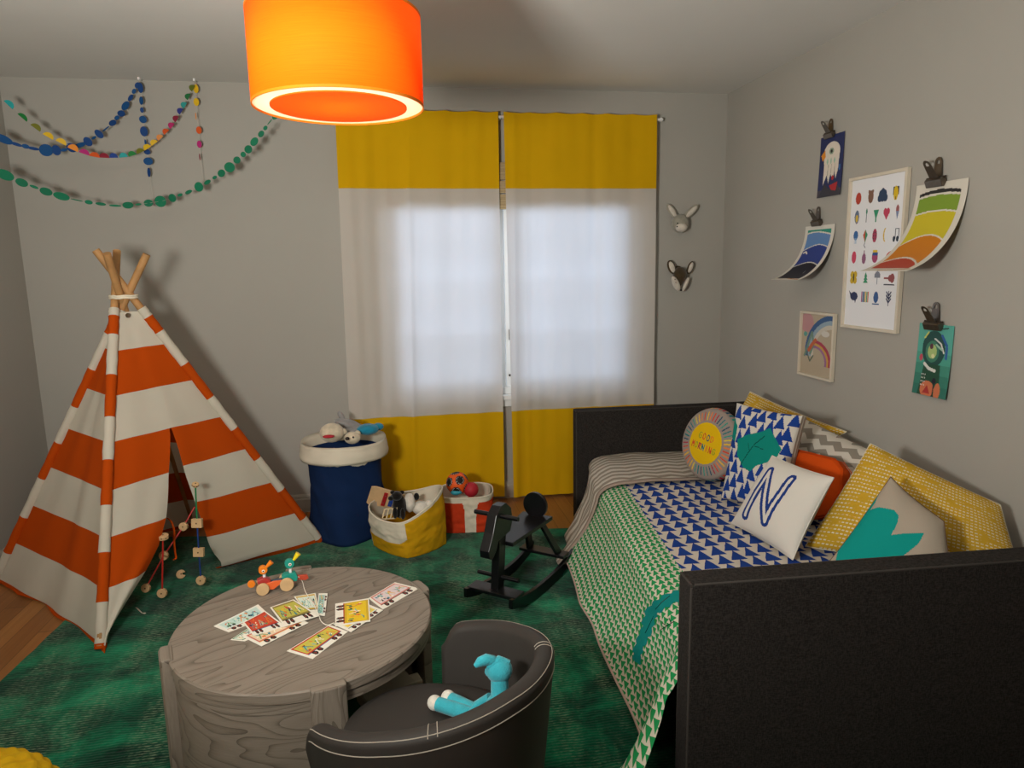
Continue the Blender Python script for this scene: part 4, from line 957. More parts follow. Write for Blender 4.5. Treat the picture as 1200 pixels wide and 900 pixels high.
def slab4(name, s0, s1, t0, z0, z1, m, bev=.0, x1=BR_, tw=None):
    q = []
    for z in (z0, z1):
        for s in (s0, s1):
            q.append(bp(s, t0, z)); q.append(V((outer(s).x+t0+tw, bp(s, t0+tw, z).y, z)) if tw else V((x1, bp(s, x1-outer(s).x, z).y, z)))
    b = MB(); b.v = [tuple(p) for p in q]
    for f in ((0, 1, 3, 2), (4, 6, 7, 5), (0, 4, 5, 1), (2, 3, 7, 6), (0, 2, 6, 4), (1, 5, 7, 3)): b.face(f)
    return b.build(name, m, bed, bevel=bev)
slab4('side_rail', .002, .998, .06, .08, .22, m_char, .006, tw=.035); slab4('slat_base', .002, .998, .10, .15, .185, m_pole, .002)
mt = thing('mattress', 'white mattress of the daybed, almost hidden under the quilt', 'mattress', (1.4, 2.7, .19))
slab = None
q = []
b = MB()
for z in (.19, BT-.016):
    for s in (.004, .996): q += [bp(s, .105, z), V((BR_-.01, bp(s, BR_-.01-outer(s).x, z).y, z))]
b.v = [tuple(p) for p in q]
for f in ((0, 1, 3, 2), (4, 6, 7, 5), (0, 4, 5, 1), (2, 3, 7, 6), (0, 2, 6, 4), (1, 5, 7, 3)): b.face(f)
b.build('body', cloth('#c9c4ba'), mt, bevel=.03)
# ---- pattern materials
def tri_mask(t, u, v, w, h, sq=1.0):
    """stacked arrowhead triangles in columns; u across, v along, apex toward +v"""
    uu = t.math('DIVIDE', u, w); col = t.math('FLOOR', uu); fu = t.math('FRACT', uu)
    sh = t.math('MULTIPLY', t.math('FRACT', t.math('MULTIPLY', col, .371)), 1.0)
    fv = t.math('FRACT', t.math('ADD', t.math('DIVIDE', v, h), sh))
    d = t.math('ABSOLUTE', t.math('SUBTRACT', fu, .5))
    return t.math('LESS_THAN', d, t.math('ADD', t.math('MULTIPLY', t.math('SUBTRACT', 1.0, fv), .44*sq), .02))
def uvs(t, wob=.0, wsc=9):
    o = t.coord('UV'); x = t.xyz(o); 
    if not wob: return x[0], x[1]
    n1 = t.noise(o, wsc, 2); n2 = t.noise(t.mapping(o, loc=(5, 3, 0)), wsc, 2)
    return t.math('ADD', x[0], t.math('MULTIPLY', t.math('SUBTRACT', n1, .5), wob)), t.math('ADD', x[1], t.math('MULTIPLY', t.math('SUBTRACT', n2, .5), wob))
def bumpcloth(t, s=350, k=.3): t.bump(t.noise(t.coord(), s, 2), k, .002)
UE = 5.0    # uv offset of the blue/green seam
def quilt_mat():
    t = NT('triangle_print_quilt'); u, v = uvs(t, .012, 14)
    mb_ = tri_mask(t, u, v, .060, .076, 1.1); mg = tri_mask(t, u, v, .0265, .034, 1.15)
    cb = t.mix(mb_, '#c9c0b2', '#1c3c86'); cg = t.mix(mg, '#c9c3b0', '#1f8a4c')
    side = t.math('GREATER_THAN', u, UE); c = t.mix(side, cb, cg); bumpcloth(t); return t.fin(c, .92, .12)
m_quilt = quilt_mat()
qt = thing('quilt', 'quilt with blue triangles on top and green triangles down the side of the daybed', 'quilt', (1.2, 2.6, BT))
# cross profile: list of (arc length from seam, t inset, z) going from the wall to the hem
FT = .07
def qprof(d, s):
    """d metres across from seam (negative = over the top toward the wall, positive = down the side)"""
    k0 = .175
    if d < 0: return k0-d, BT+.004*nz(d*7, s*9)+.0035*sin(-d*9)
    if d < FT: return k0-d, BT-.006*(d/FT)**2
    R = .065; q = d-FT; k0 -= FT; zt = BT-.006
    if q < R*pi/2:
        a = q/R; return k0-R*sin(a), zt-R*(1-cos(a))
    q -= R*pi/2; fl = .25+.24*min(1, max(0, s/.5))
    return k0-R-q*fl*(.7+.5*q/.28), zt-R-q*.93
def hem(s): return .445+.012*nz(s*6, 3)
def qpt(d, s, lift=0.0):
    t, z = qprof(d, s); kk = max(0, d)/.45
    t -= .004*kk*sin(s*30+2*nz(s*4))+.010*kk*nz(s*6, d*4)
    g = math.exp(-((s-.01)/.055)**4)*kk**1.6; t -= .20*g
    z = max(.014+.02*abs(nz(s*12, d*6)), z+.012*g); sh = .10*math.exp(-(s/.07)**2)*max(0, min(1, (kk-.45)/.4))*max(0, min(1, (-.008-t)/.03))
    p = bp(s-sh, t, z+lift)
    z2 = .006*nz(p.x*7, p.y*7, 4)+.0025*nz(p.x*20, p.y*16, 9); p.z += z2*(1 if d < 0 else .3); return p
TW = 1.0
us_ = [-1.14+i*.02 for i in range(57)]+[i*.0125 for i in range(1, 41)]
us_ = [x for x in us_]
SQ0, SQ1 = .006, .775
def qf(u, v):
    s = SQ0+(SQ1-SQ0)*v; d = u if u < 0 else u/.5*hem(s)
    p = qpt(d, s)
    if u < 0 and p.x > BR_-.012: p.x = BR_-.012
    return p
b = MB(); b.grid(qf, 0, 0, us=us_, vs=[i/140 for i in range(141)], uvf=lambda u, v: (UE+u, v*1.53)); b.build('cover', m_quilt, qt, smooth=180)
bvh = BVHTree.FromPolygons([V(x) for x in b.v], b.f)
b2 = MB(); b2.tube([qf(.5, i/140) for i in range(141)], .0045, 6); b2.build('hem_binding', cloth('#b79f92'), qt, smooth=60)
def onq(px, py, off=.003):
    h = bvh.ray_cast(CO, ray(px, py)); return (h[0]-ray(px, py)*off) if h[0] else atz(px, py, BT)
# teal branch applique
br = [(797, 697), (784, 702), (773, 709), (764, 716), (760, 727), (758, 738), (753, 748), (748, 760), (746, 770), (750, 779)]
wd = [6, 7, 7, 7, 7, 6.5, 6, 5.5, 5, 1]
b = MB(); prev = None; br2 = []
for i in range(len(br)-1):
    for k in range(3): f = k/3; br2.append((br[i][0]*(1-f)+br[i+1][0]*f, br[i][1]*(1-f)+br[i+1][1]*f, wd[i]*(1-f)+wd[i+1]*f))
br2.append((*br[-1], wd[-1]))
for i, (x, y, w) in enumerate(br2):
    j0, j1 = br2[max(0, i-1)], br2[min(len(br2)-1, i+1)]; dx, dy = j1[0]-j0[0], j1[1]-j0[1]; l = math.hypot(dx, dy); nx, ny = -dy/l, dx/l
    w *= 1+.25*sin(i*2.1); row = [b.vert(onq(x+nx*w*k, y+ny*w*k)) for k in (-1, -.33, .33, 1)]
    if prev:
        for k in range(3): b.face((prev[k], prev[k+1], row[k+1], row[k]))
    prev = row
b.build('branch_applique', plain('#12807c', .9, .1, bump=.8, bscale=90), qt, smooth=180)
for pts in ([(790, 728), (782, 733), (774, 738)], [(786, 730), (784, 724)], [(781, 733), (776, 730)], [(768, 714), (775, 706), (785, 698)], [(756, 742), (762, 730), (766, 722)]):
    P = []
    for (x0, y0), (x1, y1) in zip(pts[:-1], pts[1:]): P += [onq(x0+(x1-x0)*k/3, y0+(y1-y0)*k/3, .0045) for k in range(3)]
    MB().tube(P+[onq(*pts[-1], .0045)], .0011, 5).build('stitched_twig', m_eye, qt)
# ---- grey wave throw
def zig_mat(name, c1, c2, per, amp, wl, off=0, hemu=None, rough=.9):
    t = NT(name); u, v = uvs(t, .008, 12)
    tri = t.math('ABSOLUTE', t.math('SUBTRACT', t.math('FRACT', t.math('DIVIDE', u, wl)), .5))
    k = t.math('FRACT', t.math('DIVIDE', t.math('ADD', v, t.math('MULTIPLY', tri, amp*2)), per))
    c = t.mix(t.math('GREATER_THAN', k, .5), c1, c2); bumpcloth(t); return t.fin(c, rough, .1)
th = thing('throw_blanket', 'grey and white zigzag throw folded across the far end of the daybed', 'blanket', (1.2, 3.45, BT))
m_zt = zig_mat('zigzag_throw', '#8f8578', '#c2bbae', .052, .022, .13)
def tf(u, v):
    s = .735+(.988-.735)*v; L = .50-.05*v
    d = -1.0+(1.0+L)*u; p = qpt(d, s*.97 if s > .9 else s); pp = bp(s, 0, 0)
    t, z = qprof(d, s); t += (.03+.10*v)*max(0, d)/.4-.010*max(0, d)/.3*(1+sin(v*13))+.02*max(0, d)*nz(v*4, d*5); k = .016+.012*sin(pi*min(1, v*1.1))+.006*nz(u*9, v*4)
    # lift along the surface normal
    if d < 0: q = bp(s, t, z+k)
    else: a = min(pi/2, d/.07); q = bp(s, t-k*sin(a), z+k*max(.1, cos(a)))
    if q.x > BR_-.03: q.x = BR_-.03
    q.z = max(q.z, .018)
    return q
b = MB(); b.grid(tf, 0, 0, us=[i/110 for i in range(111)], vs=[i/40 for i in range(41)], uvf=lambda u, v: (u*1.4, v*.5)); b.build('cloth', m_zt, th, smooth=180, solid=.006)
b = MB(); b.grid(lambda u, v: tf(u, v*.055)+V((0, -.006*(1), .003)), 0, 0, us=[i/110 for i in range(111)], vs=[0, .5, 1]); b.build('hem', cloth('#9c8c7f'), th, smooth=180, solid=.006)
for px0 in ((690, 668), (671, 664)):
    pass
q = tf(1, 1); MB().tube([q, q+V((-.01, -.012, -.03)), q+V((-.02, -.016, -.055))], .0016, 5).build('loose_thread', cloth('#9c8c7f'), th)
# ------------------------------------------------------------------ pillows
def solve_plane(BL, BRr, tilt):
    e = BRr-BL; e.z = 0; n = V((-e.y, e.x, 0)).normalized()
    if n.dot(V((-BL.x, -BL.y, 0))) < 0: n = -n
    return n*cos(tilt)+V((0, 0, 1))*sin(tilt)
class Pil: pass
def pillow(name, label, pTL, pTR, BL, BRr, tilt, th, front, back=None, W_=None, art=None, N=40, group='cushions on the daybed', pinch=.045, boxy=0, seam=None, corner=.10, kind='cushion'):
    n = solve_plane(BL, BRr, math.radians(tilt)); TL, TR = hit(*pTL, BL, n), hit(*pTR, BL, n)
    P = Pil(); P.n = n; P.BL, P.BR, P.TL, P.TR = BL, BRr, TL, TR
    w = ((BRr-BL).length+(TR-TL).length)/2; h = ((TL-BL).length+(TR-BRr).length)/2; P.w, P.h = w, h
    c = (BL+BRr+TL+TR)/4; root = thing(name, label, 'pillow', V((c.x, c.y, BT)), group)
    def base(u, v):
        a, d = 2*u-1, 2*v-1
        a2 = a*(1-pinch*(1-d*d)); d2 = d*(1-pinch*(1-a*a)); u2, v2 = (a2+1)/2, (d2+1)/2
        return BL.lerp(BRr, u2).lerp(TL.lerp(TR, u2), v2)
    def f(u, v):
        a, d = abs(2*u-1), abs(2*v-1); return max(0, (1-a**2.6))**.55*max(0, (1-d**2.6))**.55
    def fr_(u, v, sgn): return base(u, v)+n*(sgn*(th/2*f(u, v)*(1+.10*nz(u*4+th*50, v*4, sgn))+boxy/2))
    A = MB(); uvf = lambda u, v: (u*w, v*h)
    cf = (lambda u, v: art(P).at(u, v)) if False else None
    if art: ar = art; cf = lambda u, v: ar.at(u, v)
    ks = [.5-.5*cos(pi*i/N) for i in range(N+1)] if not art else [i/N for i in range(N+1)]
    A.grid(lambda u, v: fr_(u, v, 1), 0, 0, us=ks, vs=ks, uvf=uvf, colf=cf); A.build('front', front if not art else vcol(.9, .12, .3), root, smooth=180)
    k2 = [.5-.5*cos(pi*i/24) for i in range(25)]
    Bk = MB(); Bk.grid(lambda u, v: fr_(u, v, -1), 0, 0, us=k2, vs=k2, uvf=uvf, flip=True); Bk.build('back', back or front, root, smooth=180)
    E_ = [(k, 0) for k in k2]+[(1, k) for k in k2]+[(1-k, 1) for k in k2]+[(0, 1-k) for k in k2]
    if boxy:
        G = MB(); G.grid(lambda u, v: base(*E_[min(len(E_)-1, int(round(u*(len(E_)-1))))])+n*(boxy*(v-.5)), len(E_)-1, 2); G.build('gusset', back or front, root, smooth=180)
    MB().tube([base(*e) for i, e in enumerate(E_) if i % 25 != 24], .0022, 6, closed=True).build('seam', seam or back or front, root, smooth=60)
    P.root = root; return P
ZB = BT+.012
def pxuv(pTL, pTR, BL, BRr, tilt):
    n = solve_plane(BL, BRr, math.radians(tilt)); TL, TR = hit(*pTL, BL, n), hit(*pTR, BL, n)
    def g(px, py, rel=None):
        p = hit(px, py, BL+n*.02, n); u, v = .5, .5
        for _ in range(12):   # invert bilinear
            q = BL.lerp(BRr, u).lerp(TL.lerp(TR, u), v); du = (BRr-BL).lerp(TR-TL, v); dv = (TL-BL).lerp(TR-BRr, u); r = p-q
            a, b_, c = du.dot(du), du.dot(dv), dv.dot(dv); e, f = du.dot(r), dv.dot(r); D = a*c-b_*b_; u += (e*c-f*b_)/D; v += (a*f-b_*e)/D
        return u, v
    return g
# lumbar, leaning at the back
m_yd = NT('yellow_dash_print'); u, v = uvs(m_yd, .010, 10)
a1 = m_yd.math('LESS_THAN', m_yd.math('FRACT', m_yd.math('DIVIDE', u, .0125)), .62); a2 = m_yd.math('LESS_THAN', m_yd.math('FRACT', m_yd.math('DIVIDE', v, .0125)), .36)
pt = m_yd.maprange(m_yd.noise(m_yd.mapping(m_yd.coord('UV'), (6, 14, 1)), 3, 2), .40, .48)
msk = m_yd.math('MULTIPLY', m_yd.math('MULTIPLY', a1, a2), pt)
cy = m_yd.mix(msk, '#c29a2c', '#d6cdb0'); bumpcloth(m_yd); m_yd = m_yd.fin(cy, .9, .12)
m_zp = zig_mat('zigzag_pillow_print', '#8b8377', '#c9c2b5', .062, .024, .085)
m_nat = cloth('#a3988a', name='natural_linen')
X1 = BR_
pillow('pillow', 'mustard dash print pillow farthest back against the wall near the far panel', (879, 459), (992, 506), V((1.66, 3.42, ZB)), V((1.80, 3.0, ZB)), 18, .15, m_yd, corner=.1)
pillow('pillow', 'grey and white zigzag pillow against the wall behind the orange cushion', (938, 488), (1068, 548), V((1.66, 3.04, ZB)), V((1.80, 2.48, ZB)), 22, .16, m_zp)
pillow('pillow', 'large mustard dash print pillow against the wall behind the teal and beige cushion', (1020, 520), (1172, 592), atz(944, 640, ZB), V((1.93, 1.76, ZB)), 30, .17, m_yd, pinch=.02)
# blue triangle cushion with teal leaf
b4 = dict(pTL=(866, 473), pTR=(943, 488), BL=atz(848, 584, ZB), BRr=atz(917, 604, ZB), tilt=20); g = pxuv(**b4)
A = Art(110, 110, '#c9c3b8'); A.asp = 1
for c in range(7):
    for r in range(8):
        x = (c+.5)/7+.02*sin(r*2.3+c); y = (r+((c*.37) % 1))/6.5-.08; A.poly([(x-.078, y), (x+.078, y+.01*sin(c*3+r)), (x+.02*sin(r+c), y+.155)], '#1c3c86')
def P_(pts): return [g(*p) for p in pts]
A.poly(P_([(868, 516), (882, 510), (900, 506), (908, 502), (921, 528), (914, 541), (893, 548), (884, 555), (876, 550), (868, 535)]), '#0f7f72')
A.poly(P_([(853, 498), (862, 490), (867, 500), (864, 518), (856, 512)]), '#0f7f72')
A.line(P_([(873, 546), (890, 522), (902, 512)]), .006, '#0a4a44'); A.line(P_([(884, 530), (882, 520)]), .004, '#0a4a44'); A.line(P_([(890, 524), (900, 528)]), .004, '#0a4a44')
pillow('cushion', 'cushion with blue triangles and a teal leaf leaning beside the round sun cushion', b4['pTL'], b4['pTR'], b4['BL'], b4['BRr'], 20, .09, None, m_nat, art=A, N=110, boxy=.035)
# orange faceted cushion
def poly_cushion(name, label, pts, BL, BRr, tilt, th, m):
    th *= .85; n = solve_plane(BL, BRr, math.radians(tilt)); Q = [hit(*p, BL, n) for p in pts]; c = sum(Q, V())/len(Q)
    root = thing(name, label, 'pillow', V((c.x, c.y, BT)), 'cushions on the daybed')
    b = MB(); m_ = len(Q); L = [[q+n*(-th/2*.75) if False else q-n*.028 for q in Q], [q+n*.028 for q in Q], [c+(q-c)*.66+n*th/2 for q in Q]]
    L.insert(0, [c+(q-c)*.66-n*th/2 for q in Q]); 
    for l in L:
        for p in l: p.z = max(p.z, ZB)
    ids = [[b.vert(p) for p in l] for l in L]
    for a, d in zip(ids[:-1], ids[1:]):
        for k in range(m_): b.face((a[k], a[(k+1) % m_], d[(k+1) % m_], d[k]))
    b.face(ids[0][::-1]); b.face(ids[-1]); o = b.build('body', m, root, bevel=.012, smooth=30)
    for l in (1, 2): MB().tube([p for p in L[l]], .0018, 6, closed=True).build('seam', m, root)
    return root
oBL, oBR = atz(903, 622, ZB), atz(948, 646, ZB); oBL = V((1.53, 2.70, ZB)); oBR = V((1.62, 2.40, ZB))
poly_cushion('cushion', 'plain orange faceted cushion behind the white letter cushion', [(919, 535), (932, 527), (984, 540), (993, 552), (991, 578), (976, 607), (938, 626), (908, 614), (908, 560)], oBL, oBR, 24, .10, cloth('#c4480c', name='orange_felt'))
# letter cushion
n4 = dict(pTL=(905, 534), pTR=(977, 560), BL=atz(857, 613, ZB), BRr=atz(929, 656, ZB), tilt=26); g = pxuv(**n4)
A = Art(130, 130, '#d2cdc3'); sA = P_([(877, 606), (907, 553), (902, 615), (934, 563)])
for (w, c) in ((.062, '#20397c'), (.021, '#d2cdc3')):
    A.line(sA, w, c)
pillow('cushion', 'white cushion with a navy outlined letter N', n4['pTL'], n4['pTR'], n4['BL'], n4['BRr'], 26, .11, None, cloth('#cfcabf'), art=A, N=130)
# teal and beige cushion
t4 = dict(pTL=(1044, 559), pTR=(1106, 611), BL=atz(960, 672, ZB), BRr=V((1.60, 1.66, ZB)), tilt=32); g = pxuv(**t4)
A = Art(120, 120, '#a69a8a')
A.poly(P_([(1029, 575), (1024, 590), (1006, 612), (990, 624), (973, 632), (985, 620), (1000, 606), (1010, 592), (1020, 582)]), '#0f8f86')
A.poly(P_([(1000, 606), (1012, 598), (1031, 595), (1050, 599), (1056, 606), (1054, 616), (1047, 630), (1062, 628), (1086, 627), (1080, 640), (1062, 655), (1075, 705), (1040, 720), (985, 690), (978, 660), (980, 635), (990, 620)]), '#0f8f86')
pillow('cushion', 'beige cushion with a teal flower shape nearest the front panel', t4['pTL'], t4['pTR'], t4['BL'], t4['BRr'], 32, .11, None, m_nat, art=A, N=120, seam=cloth('#6d5340'))
# round sun cushion
sc_ = aty(834, 541, 3.0); nS = V((-.90, -.34, .24)).normalized(); RS = .168
sun = thing('cushion', 'round yellow sun cushion with stitched rays and good morning lettering', 'pillow', V((sc_.x, sc_.y, BT)), 'cushions on the daybed')
SX = V((0, 0, 1)).cross(nS).normalized(); SX = SX if SX.dot(_r) > 0 else -SX; SY = nS.cross(SX); SY = SY if SY.z > 0 else -SY
_rot = -.12; SX, SY = SX*cos(_rot)+SY*sin(_rot), SY*cos(_rot)-SX*sin(_rot)
sc_.z = max(sc_.z, BT+.030+RS*.99)
A = Art(190, 190, '#91857c'); rays = ['#c8452c', '#1b6f73', '#e0b322', '#a31f3f', '#2a8f7f', '#e07a3a', '#1b4a63', '#d6c13a']
for k in range(44):
    a = 2*pi*k/44; r0, r1 = .335, .445; A.line([(.5+cos(a)*r0, .5+sin(a)*r0), (.5+cos(a)*r1, .5+sin(a)*r1)], .0085, rays[(k*5+k//7) % 8])
A.ell(.5, .5, .295, .295, '#d9b010')
GL = {'G': [[(1, .85), (.7, 1), (.2, .9), (0, .5), (.2, .1), (.7, 0), (1, .2), (1, .5), (.6, .5)]], 'O': [[(.5, 1), (.1, .8), (0, .5), (.1, .2), (.5, 0), (.9, .2), (1, .5), (.9, .8), (.5, 1)]], 'D': [[(0, 0), (0, 1), (.6, .9), (1, .5), (.6, .1), (0, 0)]],
      'M': [[(0, 0), (0, 1), (.5, .4), (1, 1), (1, 0)]], 'R': [[(0, 0), (0, 1), (.8, .9), (.9, .65), (.1, .5), (.9, 0)]], 'N': [[(0, 0), (0, 1), (1, 0), (1, 1)]], 'I': [[(.5, 0), (.5, 1)]]}
def word(s, x0, y0, w, h, gap, cols, slope=0):
    for i, chx in enumerate(s):
        x = x0+i*(w+gap); y = y0+slope*i
        for st_ in GL[chx]: A.line([(x+w*p, y+h*q) for p, q in st_], .0075, cols[i % len(cols)])
word('GOOD', .36, .545, .046, .085, .030, ['#8f9a2a', '#c8452c', '#1b4a63', '#d9702c'], 0)
word('MORNING', .275, .395, .040, .085, .026, ['#c8452c', '#8f9a2a', '#a31f3f', '#1b6f73', '#d9702c', '#c8452c', '#8f9a2a'], 0)
def sunp(u, v, sgn, edge=.026):
    r = u; a = 2*pi*v; z = edge+.030*sqrt(max(0, 1-r**2.4)); 
    if r > .985: z = edge
    return sc_+SX*(cos(a)*r*RS)+SY*(sin(a)*r*RS)+nS*(sgn*z)
G = 160; b = MB()
def sq2c(u, v):
    x, y = 2*u-1, 2*v-1; 
    return x*sqrt(max(0, 1-y*y/2)), y*sqrt(max(0, 1-x*x/2))
def sfc(u, v, sgn):
    x, y = sq2c(u, v); r = min(1, sqrt(x*x+y*y)); z = .024+.028*max(0, (1-r**2.6))**.6
    return sc_+SX*(x*RS)+SY*(y*RS)+nS*(sgn*z)
def scol(u, v):
    x, y = sq2c(u, v); return A.at(.5+x*.5, .5+y*.5)
b.grid(lambda u, v: sfc(u, v, 1), G, G, colf=scol); b.build('front', vcol(.9, .12, .3), sun, smooth=180)
b = MB(); b.grid(lambda u, v: sfc(u, v, -1), 40, 40, flip=True); b.build('back', m_nat, sun, smooth=180)
def sedge(u, v):
    a = 2*pi*u; k = 1+.05*sin(pi*v)*.8; return sc_+SX*(cos(a)*RS*k)+SY*(sin(a)*RS*k)+nS*(.048*(v-.5))
b = MB(); b.grid(sedge, 88, 10, wrap=True, colf=lambda u, v: lin(rays[(int(u*44)*5+int(u*44)//7) % 8]) if (u*44) % 1 < .38 and .12 < v < .9 else lin('#91857c')); b.build('gusset', vcol(.9, .12, .3), sun, smooth=180)
# ------------------------------------------------------------------ wall art on the right wall
m_fr = plain('#d3c8b4', .5, .4, var=.05, vscale=20, name='pale_wood_frame'); m_bkp = plain('#3b332a', .7, .2)
def framed(label, y0, y1, z0, z1, fw, art, mat_=0.0, group=None):
    r = thing('framed_print', label, 'picture', (XR, (y0+y1)/2, z0), group); D = .022
    for nm, (a, b_, c, d) in (('frame_rail', (y0, y1, z1-fw, z1)), ('frame_rail', (y0, y1, z0, z0+fw)), ('frame_rail', (y0, y0+fw, z0+fw, z1-fw)), ('frame_rail', (y1-fw, y1, z0+fw, z1-fw))):
        MB().bb(XR-D, XR-.003, a, b_, c, d).build(nm, m_fr, r, bevel=.0015)
    MB().bb(XR-.005, XR-.002, y0+.003, y1-.003, z0+.003, z1-.003).build('backing', m_bkp, r)
    b = MB(); b.grid(lambda u, v: V((XR-.011, y1-fw-(y1-y0-2*fw)*u, z0+fw+(z1-z0-2*fw)*v)), art.w, art.h, colf=lambda u, v: art.at(u, v)); b.build('print', vcol(.5, .35), r); return r
# icon print
A = Art(170, 250, '#e6e6e8', asp=.68); C4 = [.17, .38, .60, .83]; C5 = [.13, .32, .50, .69, .88]; RW = [.875, .75, .615, .475, .335, .205]
y = RW[0]; A.ell(C4[0]-.03, y, .055, .040, '#b5402e'); A.rect(C4[0]-.05, y+.02, C4[0], y+.035, '#b5402e'); A.ell(C4[1], y, .05, .042, '#7d5a48'); A.ell(C4[1]-.035, y+.035, .018, .012, '#7d5a48'); A.ell(C4[1]+.035, y+.035, .018, .012, '#7d5a48')
for dx, dy in ((-.05, -.02), (.05, -.02), (0, .02), (-.03, .01), (.03, .01), (0, -.02)): A.ell(C4[2]+dx, y+dy, .04, .024, '#2b3f5c')
A.rect(C4[3]-.05, y-.01, C4[3]+.05, y+.04, '#23252b'); A.ell(C4[3], y, .038, .045, '#dcb820'); A.ell(C4[3], y-.03, .008, .01, '#23252b')
y = RW[1]; A.ell(C5[0], y, .045, .045, '#66738a'); A.ell(C5[0], y-.01, .025, .025, '#d6b63a'); A.line([(C5[1], y-.04), (C5[1], y+.03)], .004, '#3a4a55'); A.ell(C5[1], y+.03, .014, .02, '#2f7f62')
A.poly([(C5[2]-.05, y+.035), (C5[2]+.05, y+.035), (C5[2]+.01, y-.02), (C5[2]+.01, y-.045), (C5[2]-.01, y-.045), (C5[2]-.01, y-.02)], '#2f8f68'); A.ell(C5[3]-.025, y+.015, .032, .022, '#c2405a'); A.ell(C5[3]+.025, y+.015, .032, .022, '#c2405a'); A.poly([(C5[3]-.055, y+.01), (C5[3]+.055, y+.01), (C5[3], y-.04)], '#c2405a')
A.ell(C5[4], y+.02, .028, .03, '#9a5a5a'); A.poly([(C5[4]-.026, y+.01), (C5[4]+.026, y+.01), (C5[4], y-.045)], '#7a86a8')
y = RW[2]; A.ell(C5[0], y+.01, .045, .032, '#3566a0'); [A.line([(C5[0]+k*.02, y-.01), (C5[0]+k*.02, y-.045)], .003, '#8fb0d0') for k in (-1, 0, 1)]
A.poly([(C5[1]-.045, y+.01), (C5[1], y+.045), (C5[1], y-.045)], '#c8502c'); A.poly([(C5[1]+.045, y+.01), (C5[1], y+.045), (C5[1], y-.045)], '#2f8f68'); A.line([(C5[1], y-.045), (C5[1]-.015, y-.06), (C5[1]+.01, y-.075)], .003, '#35415c')
A.ell(C5[2], y, .042, .045, '#a83a55'); [A.ell(C5[2]+a*.02, y+c*.02, .007, .006, '#2b2b3a') for a in (-1, 1) for c in (-1, 0, 1)]; A.ell(C5[3], y, .035, .045, '#d9b640'); A.ell(C5[3]+.018, y, .032, .042, '#e6e6e8')
[A.ell(C5[4]+k*.03, y-.03, .022, .018, '#23303f') for k in (-1, 1)]; A.line([(C5[4]-.012, y-.03), (C5[4]-.012, y+.035), (C5[4]+.048, y+.035), (C5[4]+.048, y-.03)], .004, '#23303f')
y = RW[3]; A.ell(C4[0]-.05, y, .045, .042, '#c8405c'); A.ell(C4[1]-.06, y-.01, .038, .036, '#8f5a78'); A.line([(C4[1]-.06, y), (C4[1]-.06, y+.04)], .006, '#8f5a78'); A.ell(C4[2]-.07, y, .055, .04, '#a34068'); A.rect(C4[2]-.12, y+.01, C4[2]-.02, y+.03, '#2b4f8f'); A.rect(C4[2]-.11, y+.03, C4[2]-.03, y+.045, '#dcb820')
for r_, c in ((.10, '#c8452c'), (.082, '#dc8a20'), (.064, '#dcc820'), (.046, '#2f8f5a'), (.03, '#2b5fa8'), (.014, '#e6e6e8')): A.paint(lambda u, v, r_=r_: ((u-C4[3]+.02)*.68)**2+(v-y+.03)**2 < (r_*.62)**2 and v > y-.03, c, (.5, y-.1, 1, y+.1))
y = RW[4]; [A.ell(C4[0]-.03+dx, y+dy, .038, .024, '#c9a820') for dx, dy in ((-.03, .02), (.03, .02), (-.03, -.02), (.03, -.02))]; A.ell(C4[0]-.03, y, .014, .03, '#3a3a30')
[A.poly([(C4[1]-.045+k*.008, y-.035+k*.02), (C4[1]+.045-k*.008, y-.035+k*.02), (C4[1], y+.0+k*.02)], '#2f8f62') for k in (0, 1, 2)]; A.ell(C4[2], y+.01, .055, .034, '#7b7f8c'); A.rect(C4[2]-.06, y-.03, C4[2]+.06, y+.0, '#e6e6e8'); A.line([(C4[2], y+.01), (C4[2], y-.04)], .004, '#7b7f8c')
A.ell(C4[3]+.04, y, .04, .03, '#8f4a4a'); A.ell(C4[3]-.0, y, .03, .022, '#8f4a4a'); A.line([(C4[3]-.1, y), (C4[3], y)], .006, '#8f4a4a'); A.line([(C4[3]-.1, y-.045), (C4[3]+.08, y-.045)], .004, '#3a3a4a')
y = RW[5]; A.ell(C4[0], y, .075, .03, '#2b3358'); A.poly([(C4[0]-.07, y), (C4[0]-.11, y+.04), (C4[0]-.03, y+.01)], '#2b3358'); A.poly([(C4[0], y), (C4[0]+.06, y), (C4[0]+.03, y-.05)], '#2b3358')
[A.rect(C4[1]-.06+k*.024, y-.035, C4[1]-.042+k*.024, y+.035, c) for k, c in enumerate(('#a8407a', '#2f5f8f', '#3a3a4a', '#dcb820', '#2f8f5a', '#c85a2c'))]; A.ell(C4[2], y, .045, .038, '#35588c'); A.line([(C4[2]-.06, y-.045), (C4[2]+.06, y-.045)], .003, '#35588c')
A.line([(C4[3], y-.05), (C4[3], y+.045)], .004, '#2b3050'); [A.line([(C4[3], y-.03+k*.022), (C4[3]+sg*.04, y-.005+k*.022)], .006, '#2b3050') for k in range(3) for sg in (-1, 1)]
f0, f1 = atx(990, 296, XR-.02), atx(1057, 294, XR-.02); zt_, zb_ = atx(1062, 196, XR-.02).z, atx(1052, 392, XR-.02).z
zt2, zb2 = atx(992, 210, XR-.02).z, atx(987, 383, XR-.02).z
framed('tall white framed print of small coloured icons on the right wall', f1.y, f0.y, (zb_+zb2)/2, (zt_+zt2)/2, .013, A)
